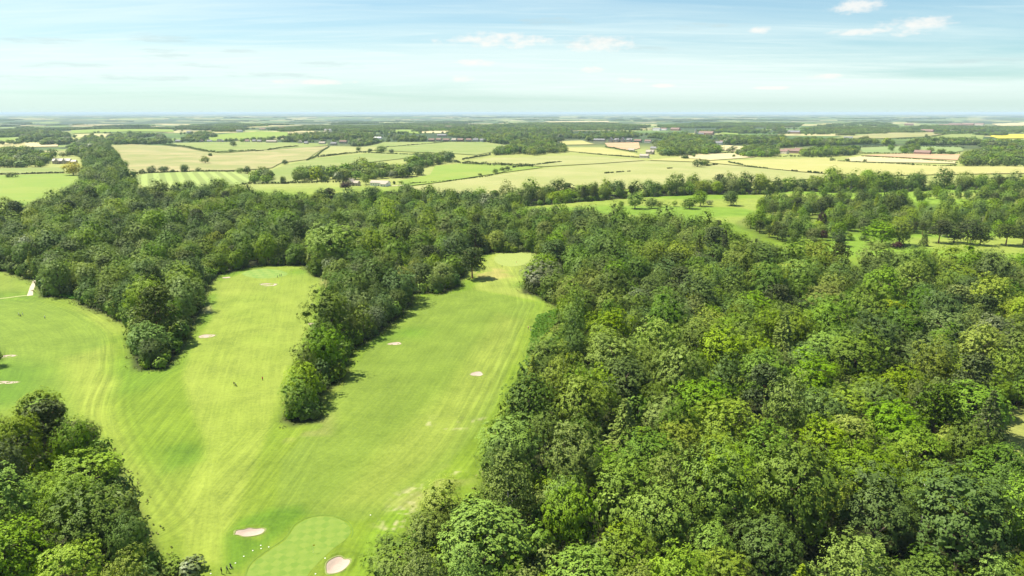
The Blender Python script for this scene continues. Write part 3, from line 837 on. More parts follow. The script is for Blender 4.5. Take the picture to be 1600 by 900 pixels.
# sand bunkers
sand = plain('bunker_sand', (.36, .28, .225), .95, .12, 1.6)
sand_lip = plain('bunker_lip_turf', (.17, .20, .06), .95, .3, 1.5)
BLAB = ['cream sand bunker left of the nearest putting green', 'large cream sand bunker right of the nearest putting green', 'sand bunker in front of the far checkered green',
        'small worn sand bunker left of the far checkered green', 'sand bunker at the tip of the left tree clump', 'small sand bunker near the middle tree clump on the right fairway',
        'small sand bunker in a mound on the right fairway', 'tiny sand bunker against the middle tree clump', 'upper of two sand bunkers at the left picture edge', 'lower of two sand bunkers at the left picture edge',
        'left far sand bunker beyond the big wood', 'right far sand bunker beyond the big wood']
for i, (bx, by, a, b, rot, dep) in enumerate(BUNKERS):
    rg = np.random.RandomState(40 + i)
    n = 44
    root = link('sand_bunker', None, loc=(bx, by, H1(bx, by)), label=BLAB[i], cat='bunker', group='sand bunkers')
    ph = rg.rand(3) * 6.28
    th = np.linspace(0, 2 * math.pi, n, endpoint=False)
    rim = 1 + .10 * np.sin(2 * th + ph[0]) + .07 * np.sin(3 * th + ph[1]) + .04 * np.sin(5 * th + ph[2])
    if i == 0:
        rim = rim - .22 * np.exp(-((th - math.pi * .72) / .4) ** 2) + .26 * np.exp(-((th - math.pi * 1.12) / .2) ** 2)
    c, s = math.cos(rot), math.sin(rot)

    def ring(k, lift):
        ux, uy = a * k * rim * np.cos(th), b * k * rim * np.sin(th)
        X, Y = bx + ux * c - uy * s, by + ux * s + uy * c
        Z = height(X, Y) + lift
        return np.stack([X - bx, Y - by, Z - H1(bx, by)], 1)

    V, F = [(0, 0, .05)], []
    ks = [.2, .4, .6, .75, .88, .96]
    for k in ks:
        V += [tuple(p) for p in ring(k, .05)]
    for j in range(n):
        F.append((0, 1 + j, 1 + (j + 1) % n))
        for q in range(len(ks) - 1):
            F.append((1 + q * n + j, 1 + (q + 1) * n + j, 1 + (q + 1) * n + (j + 1) % n, 1 + q * n + (j + 1) % n))
    o = link('sand', new_mesh('sand', V, F, [sand]), root)
    V, F = [], []
    for k, lift in ((.955, .04), (.975, .04 + .16 * dep), (1.03, .05 + .16 * dep), (1.12, .02)):
        V += [tuple(p) for p in ring(k, lift)]
    for q in range(3):
        for j in range(n):
            F.append((q * n + j, (q + 1) * n + j, (q + 1) * n + (j + 1) % n, q * n + (j + 1) % n))
    link('turf_lip', new_mesh('turf_lip', V, F, [sand_lip]), root)

# ------------------------------------------------------------------ foliage
def leaf_mat(name, ca, cb, rough=.6, spec=.14, trans=.10, vary=.42):
    m, t = material(name)
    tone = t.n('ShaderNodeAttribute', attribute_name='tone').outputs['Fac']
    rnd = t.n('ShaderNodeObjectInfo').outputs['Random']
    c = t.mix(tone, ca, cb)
    hsv = t.n('ShaderNodeHueSaturation', {'Hue': t.m('ADD', .5, t.m('MULTIPLY', t.m('SUBTRACT', rnd, .5), .03)), 'Saturation': t.m('ADD', .88, t.m('MULTIPLY', t.m('FRACT', t.m('MULTIPLY', rnd, 7.3)), .24)),
                                         'Value': t.m('ADD', 1 - vary * .5, t.m('MULTIPLY', t.m('FRACT', t.m('MULTIPLY', rnd, 3.7)), vary)), 'Fac': 1.0, 'Color': c}).outputs[0]
    b = t.n('ShaderNodeBsdfPrincipled', {'Base Color': hsv, 'Roughness': rough, 'Specular IOR Level': spec})
    tr = t.n('ShaderNodeBsdfTranslucent', {'Color': t.vm('MULTIPLY', hsv, (1.25, 1.3, .7))})
    mx = t.n('ShaderNodeMixShader', {0: trans, 1: b, 2: tr})
    t.n('ShaderNodeOutputMaterial', {0: mx})
    return m


LEAF = {
    'dark': leaf_mat('leaves_dark', (0.062, 0.107, 0.013), (0.122, 0.188, 0.021)),
    'mid': leaf_mat('leaves_mid', (0.104, 0.170, 0.015), (0.198, 0.292, 0.025)),
    'olive': leaf_mat('leaves_olive', (0.104, 0.148, 0.020), (0.182, 0.234, 0.036)),
    'lime': leaf_mat('leaves_lime', (0.160, 0.225, 0.024), (0.275, 0.350, 0.042), trans=.2),
    'grey': leaf_mat('leaves_grey', (0.108, 0.144, 0.040), (0.203, 0.244, 0.083), rough=.5, spec=.3),
    'bright': leaf_mat('leaves_bright', (0.080, 0.152, 0.017), (0.159, 0.244, 0.030)),
    'copper': leaf_mat('leaves_copper', (0.028, 0.011, 0.010), (0.057, 0.025, 0.018), trans=.15),
    'gold': leaf_mat('leaves_gold', (0.400, 0.390, 0.010), (0.540, 0.510, 0.020), trans=.2, vary=.05),
    'needle': leaf_mat('needles_dark', (0.047, 0.072, 0.013), (0.092, 0.122, 0.020), rough=.6, trans=.1),
    'larch': leaf_mat('needles_fresh', (0.168, 0.231, 0.018), (0.269, 0.327, 0.029), rough=.6, trans=.2),
    'hedge': leaf_mat('leaves_hedge', (0.061, 0.090, 0.017), (0.115, 0.145, 0.028)),
    'scrub': leaf_mat('blades_scrub', (.120, .150, .030), (.230, .230, .075), trans=.2, vary=.1),
    'fern': leaf_mat('fronds_fern', (0.085, 0.205, 0.012), (0.140, 0.280, 0.020), trans=.35, vary=.1),
}
COLOUR_WORD = {'dark': 'dark green', 'mid': 'mid green', 'olive': 'olive green', 'lime': 'lime green', 'grey': 'silvery green', 'bright': 'fresh green',
               'copper': 'dark purple', 'gold': 'golden yellow', 'needle': 'dark green', 'larch': 'yellowish green'}
bark = plain('bark_brown', (.085, .065, .045), .9, .3, 3.0)
bark_white = plain('bark_birch', (.42, .40, .36), .8, .4, 2.5)
bark_red = plain('bark_pine', (.20, .10, .06), .9, .3, 3.0)


def unit(v):
    return v / (np.linalg.norm(v, axis=-1, keepdims=True) + 1e-9)


def sprays(C, R, D, per, size, rg, up=.3, flat=1.0, rand=.5, tone0=None, G=None, gk=1.45):
    """small folded leaf sprays on the outside of clumps: C centres, R radii, D outward directions"""
    n = len(C)
    C, R, D = np.repeat(C, per, 0), np.repeat(R, per), np.repeat(D, per, 0)
    v = unit(unit(rg.randn(n * per, 3)) + D * 1.0 + np.array([0, 0, up]))
    off = v * (R * rg.uniform(.35, 1.15, n * per))[:, None]
    off[:, 2] *= flat
    P = C + off
    N = v * .7 + rg.randn(n * per, 3) * rand + np.array([0, 0, up * .8])
    if G is not None:
        N = N + np.repeat(G, per, 0) * gk
    N = unit(N)
    a = unit(np.cross(N, unit(rg.randn(n * per, 3))))
    b = np.cross(N, a)
    s = (size * rg.uniform(.65, 1.35, n * per))[:, None]
    fold = N * s * rg.uniform(-.15, .2, (n * per, 1))
    V = np.stack([P + a * s, P + b * s * .62 - fold, P - a * s, P - b * s * .62 - fold], 1)
    t = (rg.rand(n) if tone0 is None else tone0)
    tone = np.clip(np.repeat(t, per) * .75 + rg.rand(n * per) * .25, 0, 1)
    return V, tone


def fib(n, rg):
    i = np.arange(n) + .5
    z = 1 - 2 * i / n
    th = i * 2.399963 + rg.rand() * 6.28
    q = np.sqrt(1 - z * z)
    return np.stack([q * np.cos(th), q * np.sin(th), z], 1)


def lobed(rg, H, W, base, lobes, lobe_r, clumps, per, size, up=.35, squash=1.0, rand=.30, top=1.0, irregular=.18, clump_k=.42, zexp=1.0):
    """crown of rounded lobes set on an uneven dome, each lobe of clumps of leaf sprays"""
    cz, rz, rx = (H + base) / 2, (H - base) / 2, W / 2
    d = fib(lobes, rg)
    d = unit(d + rg.randn(lobes, 3) * .16)
    keep = d[:, 2] > -.72
    d = d[keep]
    env = 1 + rg.randn(len(d)) * irregular
    lr = lobe_r * rg.uniform(.72, 1.25, len(d))
    q = np.where(d[:, 2] < 0, 1 - .25 * d[:, 2] ** 2, 1.0)
    rad = np.stack([np.maximum(rx * env * q - lr * .75, .25), np.maximum(rx * env * q - lr * .75, .25), np.maximum(rz * env * top - lr * squash * .75, .25)], 1)
    L = d * rad
    L[:, 2] = L[:, 2] + cz
    # clumps on each lobe, on the side that looks out
    cd = fib(clumps, rg)
    CC, RR, DD, TT = [], [], [], []
    for i in range(len(L)):
        dd = unit(cd + rg.randn(clumps, 3) * .22)
        k = (dd @ d[i] > -.35) | (dd[:, 2] > .35)
        dd = dd[k]
        p = L[i] + dd * lr[i] * np.array([1, 1, squash])
        CC.append(p)
        RR.append(lr[i] * clump_k * rg.uniform(.75, 1.25, len(p)))
        DD.append(unit(dd + d[i] * .5))
        TT.append(np.clip(rg.rand() * .6 + rg.rand(len(p)) * .4, 0, 1))
    C, R, D, Tn = np.concatenate(CC), np.concatenate(RR), np.concatenate(DD), np.concatenate(TT)
    C[:, 2] = np.maximum(C[:, 2], base * .6 + .2)
    G = unit((C - np.array([0, 0, base + (H - base) * .38])) / np.array([rx, rx, rz]))
    V, tone = sprays(C, R, D, per, size, rg, up, 1.0, rand, Tn, G)
    # larger sprays deeper inside each lobe, so that the crown is dense enough to shade itself
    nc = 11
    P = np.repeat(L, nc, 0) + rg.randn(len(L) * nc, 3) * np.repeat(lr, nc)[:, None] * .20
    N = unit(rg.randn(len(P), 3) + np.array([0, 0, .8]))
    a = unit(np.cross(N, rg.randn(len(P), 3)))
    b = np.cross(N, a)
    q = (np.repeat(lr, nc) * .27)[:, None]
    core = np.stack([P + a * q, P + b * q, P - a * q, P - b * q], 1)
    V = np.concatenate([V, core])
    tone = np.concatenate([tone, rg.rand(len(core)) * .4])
    V[:, :, 2] = np.maximum(V[:, :, 2], .05)
    return V, tone


def conifer(rg, H, W, whorls, branches, per, size, droop=.25):
    Vs, Ts = [], []
    for w in range(whorls):
        f = w / (whorls - 1)
        z = H * (.07 + .91 * f)
        L = W / 2 * (1 - f) ** .85 * rg.uniform(.85, 1.12) + .25
        nb = max(4, int(branches * (1 - .55 * f)))
        a0 = rg.rand() * 6.28
        for k in range(nb):
            a = a0 + k * 2 * math.pi / nb + rg.randn() * .12
            l = L * rg.uniform(.75, 1.15)
            n = max(3, int(per * (1 - .5 * f)))
            t = rg.uniform(.25, 1.0, n) ** .7
            side = rg.randn(n) * .13 * l * (1.15 - t)
            x = t * l * math.cos(a) - side * math.sin(a)
            y = t * l * math.sin(a) + side * math.cos(a)
            zz = z - droop * l * t ** 1.5 + .12 * l * np.maximum(t - .8, 0) + rg.randn(n) * .10
            P = np.stack([x, y, zz], 1)
            N = unit(np.stack([np.cos(a) * .45 * np.ones(n), np.sin(a) * .45 * np.ones(n), np.ones(n)], 1) + rg.randn(n, 3) * .42)
            aa = unit(np.stack([np.cos(a) * np.ones(n), np.sin(a) * np.ones(n), -.25 * np.ones(n)], 1) + rg.randn(n, 3) * .35)
            b = unit(np.cross(N, aa))
            s = (size * rg.uniform(.7, 1.3, n))[:, None]
            fold = N * s * .15
            Vs.append(np.stack([P + aa * s, P + b * s * .5 - fold, P - aa * s, P - b * s * .5 - fold], 1))
            Ts.append(np.clip(rg.rand() * .6 + rg.rand(n) * .4, 0, 1))
    return np.concatenate(Vs), np.concatenate(Ts)


def pine(rg, H, W, pads, per, size):
    C, R, D = [], [], []
    for i in range(pads):
        f = rg.uniform(.42, 1.0)
        a = rg.rand() * 6.28
        rr = W / 2 * rg.uniform(.15, .8) * (1.1 - .75 * (f - .42) / .58)
        pad = rg.uniform(.10, .17) * W + .45
        cx, cy, cz = rr * math.cos(a), rr * math.sin(a), H * f - pad * .4
        for d in unit(fib(16, rg) + rg.randn(16, 3) * .2):
            if d[2] < -.45:
                continue
            C.append((cx + d[0] * pad, cy + d[1] * pad, cz + d[2] * pad * .55))
            R.append(pad * .42 * rg.uniform(.7, 1.3))
            D.append(d)
    return sprays(np.array(C), np.array(R), np.array(D), per, size, rg, .55, .7, .55)


def tube_quads(pts, rad, sides=6):
    pts = np.array(pts, float)
    rings = []
    for i, p in enumerate(pts):
        d = pts[min(i + 1, len(pts) - 1)] - pts[max(i - 1, 0)]
        d = d / (np.linalg.norm(d) + 1e-9)
        u = np.cross(d, (0.31, 0.95, 0.1))
        u /= np.linalg.norm(u) + 1e-9
        w = np.cross(d, u)
        th = np.linspace(0, 2 * math.pi, sides, endpoint=False)
        rings.append(p + rad[i] * (np.cos(th)[:, None] * u + np.sin(th)[:, None] * w))
    Q = []
    for i in range(len(rings) - 1):
        for k in range(sides):
            k2 = (k + 1) % sides
            Q.append((rings[i][k], rings[i][k2], rings[i + 1][k2], rings[i + 1][k]))
    return np.array(Q)


def trunk_quads(rg, H, W, r0, top, limbs):
    bend = rg.randn(2) * .02 * H
    zs = np.array([-.3, .08, .25, .45, .62, .8, 1.0])
    pts = [(bend[0] * z * z, bend[1] * z * z, z * H * top) for z in zs]
    Q = [tube_quads(pts, [r0 * 1.5, r0 * 1.05, r0 * .85, r0 * .66, r0 * .48, r0 * .28, r0 * .1])]
    for i in range(limbs):
        f = rg.uniform(.3, .8)
        a = i * 2.4 + rg.rand()
        p0 = np.array((bend[0] * f * f, bend[1] * f * f, f * H * top))
        L = W * .36 * rg.uniform(.7, 1.1)
        p1 = p0 + np.array((math.cos(a) * L * .5, math.sin(a) * L * .5, L * .40))
        p2 = p0 + np.array((math.cos(a) * L, math.sin(a) * L, L * .65))
        Q.append(tube_quads([p0, p1, p2], [r0 * .42, r0 * .28, r0 * .08], 5))
    return np.concatenate(Q)


# kind -> list of (crown quads, tone, trunk quads, bark, height, width)
SHAPES = {}


def add_shape(kind, crown, trunkq, bk, H, W):
    SHAPES.setdefault(kind, []).append(dict(V=crown[0], tone=crown[1], T=trunkq, bark=bk, H=H, W=W))


for i in range(4):
    rg = np.random.RandomState(100 + i)
    H, W = [(14, 11.5), (15, 12), (13, 11), (14.5, 10.5)][i]
    add_shape('broadleaf_tree', lobed(rg, H, W, .9, [30, 26, 36, 30][i], [2.35, 2.7, 2.0, 2.2][i], 24, 17, .185, irregular=.19, clump_k=.34), trunk_quads(rg, H, W, .38, .8, 5), bark, H, W)
for i in range(3):
    rg = np.random.RandomState(200 + i)
    H, W = [(14, 7.5), (15, 7), (13, 8)][i]
    add_shape('birch_tree', lobed(rg, H, W, 1.4, 34, 1.35, 18, 14, .165, up=.05, squash=1.35, rand=.7, irregular=.22, clump_k=.5), trunk_quads(rg, H, W, .2, .92, 4), bark_white, H, W)
for i in range(2):
    rg = np.random.RandomState(300 + i)
    H, W = [(15, 12.5), (16, 12)][i]
    add_shape('beech_tree', lobed(rg, H, W, .6, 58, 1.75, 18, 14, .215, up=.9, squash=.62, rand=.38, irregular=.08), trunk_quads(rg, H, W, .42, .78, 5), bark, H, W)
for i in range(2):
    rg = np.random.RandomState(400 + i)
    H, W = [(14, 11), (15, 10)][i]
    add_shape('chestnut_tree', lobed(rg, H, W, .8, 46, 1.65, 20, 15, .18, up=.45, rand=.42, irregular=.15, clump_k=.36), trunk_quads(rg, H, W, .36, .8, 5), bark, H, W)
for i in range(2):
    rg = np.random.RandomState(500 + i)
    H, W = [(15, 7.4), (14, 8.2)][i]
    add_shape('larch_tree', conifer(rg, H, W, 20, 12, 22, .34, .22), trunk_quads(rg, H, W, .22, .98, 0), bark, H, W)
for i in range(2):
    rg = np.random.RandomState(600 + i)
    H, W = [(14, 9), (13, 10)][i]
    add_shape('pine_tree', pine(rg, H, W, 32, 14, .26), trunk_quads(rg, H, W, .28, .95, 7), bark_red, H, W)
for i in range(2):
    rg = np.random.RandomState(700 + i)
    H, W = [(3.2, 4.2), (2.6, 3.6)][i]
    add_shape('shrub', lobed(rg, H, W, .1, 16, .8, 10, 8, .24, irregular=.22), trunk_quads(rg, H, W, .07, .7, 3), bark, H, W)
for i in range(2):
    rg = np.random.RandomState(750 + i)
    H, W = [(15, 8.6), (14, 9.4)][i]
    add_shape('cypress_tree', lobed(rg, H, W, .3, 40, 1.5, 16, 10, .24, up=.2, squash=1.5, rand=.4, irregular=.14, clump_k=.4), trunk_quads(rg, H, W, .25, .9, 3), bark, H, W)
# simpler trees for the distance
for i in range(4):
    rg = np.random.RandomState(800 + i)
    H, W = [(13, 12), (14, 11), (12, 13), (14, 10)][i]
    add_shape('far_broad', lobed(rg, H, W, .4, 22, 2.3, 9, 5, .85, irregular=.14), trunk_quads(rg, H, W, .4, .6, 0), bark, H, W)
rg = np.random.RandomState(820)
add_shape('far_conifer', conifer(rg, 15, 7, 10, 8, 6, .95, .2), trunk_quads(rg, 15, 7, .25, .9, 0), bark, 15, 7)
for i in range(4):
    rg = np.random.RandomState(850 + i)
    Vs, Ts = [], []
    for k in range(26):
        a, q = rg.rand() * 6.28, math.sqrt(rg.rand()) * 62
        v, t_ = lobed(rg, rg.uniform(10, 16), rg.uniform(10, 17), -1, 9, 3.3, 6, 3, 1.7, irregular=.15)
        Vs.append(v + np.array([q * math.cos(a), .8 * q * math.sin(a), 0]))
        Ts.append(np.clip(t_ * .5 + rg.rand() * .5, 0, 1))
    add_shape('wood_clump', (np.concatenate(Vs), np.concatenate(Ts)), None, bark, 14, 120)

for kind, lst in SHAPES.items():
    for s in lst:
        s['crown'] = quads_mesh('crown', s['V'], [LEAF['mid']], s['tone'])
        if s['T'] is not None:
            s['trunk'] = quads_mesh('trunk', s['T'], [s['bark']])
            V = np.concatenate([s['V'], s['T']])
            tn = np.concatenate([s['tone'], np.zeros(len(s['T']))])
            mi = np.concatenate([np.zeros(len(s['V']), int), np.ones(len(s['T']), int)])
        else:
            V, tn, mi = s['V'], s['tone'], np.zeros(len(s['V']), int)
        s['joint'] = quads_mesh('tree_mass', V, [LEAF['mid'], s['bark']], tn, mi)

# ------------------------------------------------------------------ placing the trees of the woods
rp = np.random.RandomState(11)


def darts(poly, radii, counts, pack, taken=None, extra=None):
    """fill an outline with circles of the given radii, large ones first; returns (x, y, r)"""
    lo, hi = poly.min(0), poly.max(0)
    cell = 6.0
    grid = {} if taken is None else taken
    out = []
    for rad, cnt in zip(radii, counts):
        xs, ys = rp.uniform(lo[0], hi[0], cnt), rp.uniform(lo[1], hi[1], cnt)
        rr = rad * rp.uniform(.85, 1.2, cnt)
        ok = inside(poly, xs, ys)
        xs, ys, rr = xs[ok], ys[ok], rr[ok]
        ed = seg_dist(poly, xs, ys, True)[0]
        ok = ed > rr * (.55 + .65 * vnoise(xs, ys, 17, 71))
        if extra is not None:
            ok &= extra(xs, ys)
        for x, y, r_ in zip(xs[ok], ys[ok], rr[ok]):
            gx, gy = int(x // cell), int(y // cell)
            bad = False
            for ix in range(gx - 3, gx + 4):
                for iy in range(gy - 3, gy + 4):
                    for (x2, y2, r2) in grid.get((ix, iy), ()):
                        if (x - x2) ** 2 + (y - y2) ** 2 < (pack * (r_ + r2)) ** 2:
                            bad = True
                            break
                    if bad:
                        break
                if bad:
                    break
            if not bad:
                grid.setdefault((gx, gy), []).append((x, y, r_))
                out.append((x, y, r_))
    return out


def in_frame(x, y):
    az = np.degrees(np.arctan2(x, y))
    return (np.abs(az) < 43) & (y > 70)


TREES = []     # dict(x, y, r, kind, colour, h, w, place)
MIX = {
    'big': (['broadleaf_tree', 'birch_tree', 'beech_tree', 'chestnut_tree', 'larch_tree', 'pine_tree'], [.43, .27, .10, .10, .06, .04]),
    'left': (['broadleaf_tree', 'birch_tree', 'beech_tree', 'chestnut_tree', 'larch_tree', 'pine_tree'], [.58, .10, .16, .08, .02, .06]),
    'corner': (['broadleaf_tree', 'birch_tree', 'beech_tree', 'chestnut_tree', 'larch_tree', 'pine_tree'], [.55, .10, .13, .12, .0, .10]),
    'belt': (['broadleaf_tree', 'beech_tree', 'chestnut_tree'], [.75, .2, .05]),
    'hedgewood': (['broadleaf_tree', 'birch_tree', 'chestnut_tree', 'pine_tree'], [.7, .12, .12, .06]),
    'glade': (['broadleaf_tree', 'birch_tree', 'pine_tree', 'chestnut_tree'], [.66, .12, .12, .10]),
    'park': (['broadleaf_tree', 'birch_tree', 'larch_tree', 'pine_tree', 'chestnut_tree'], [.46, .14, .14, .18, .08]),
}
TINTS = {
    'broadleaf_tree': (['mid', 'dark', 'olive', 'bright', 'grey'], [.46, .24, .18, .08, .04]),
    'birch_tree': (['olive', 'mid', 'larch', 'grey'], [.45, .33, .14, .08]),
    'beech_tree': (['mid', 'dark', 'bright', 'larch'], [.40, .30, .15, .15]),
    'chestnut_tree': (['lime', 'larch', 'grey', 'bright'], [.55, .2, .12, .13]),
    'larch_tree': (['larch', 'needle', 'mid'], [.55, .25, .20]),
    'pine_tree': (['needle', 'dark', 'olive'], [.6, .2, .2]),
}
clearing = poly_px([(1550, 740), (1558, 640), (1690, 620), (1740, 800), (1590, 790)])
taken = {}
HERO = []      # hand placed trees (filled below), they keep their room
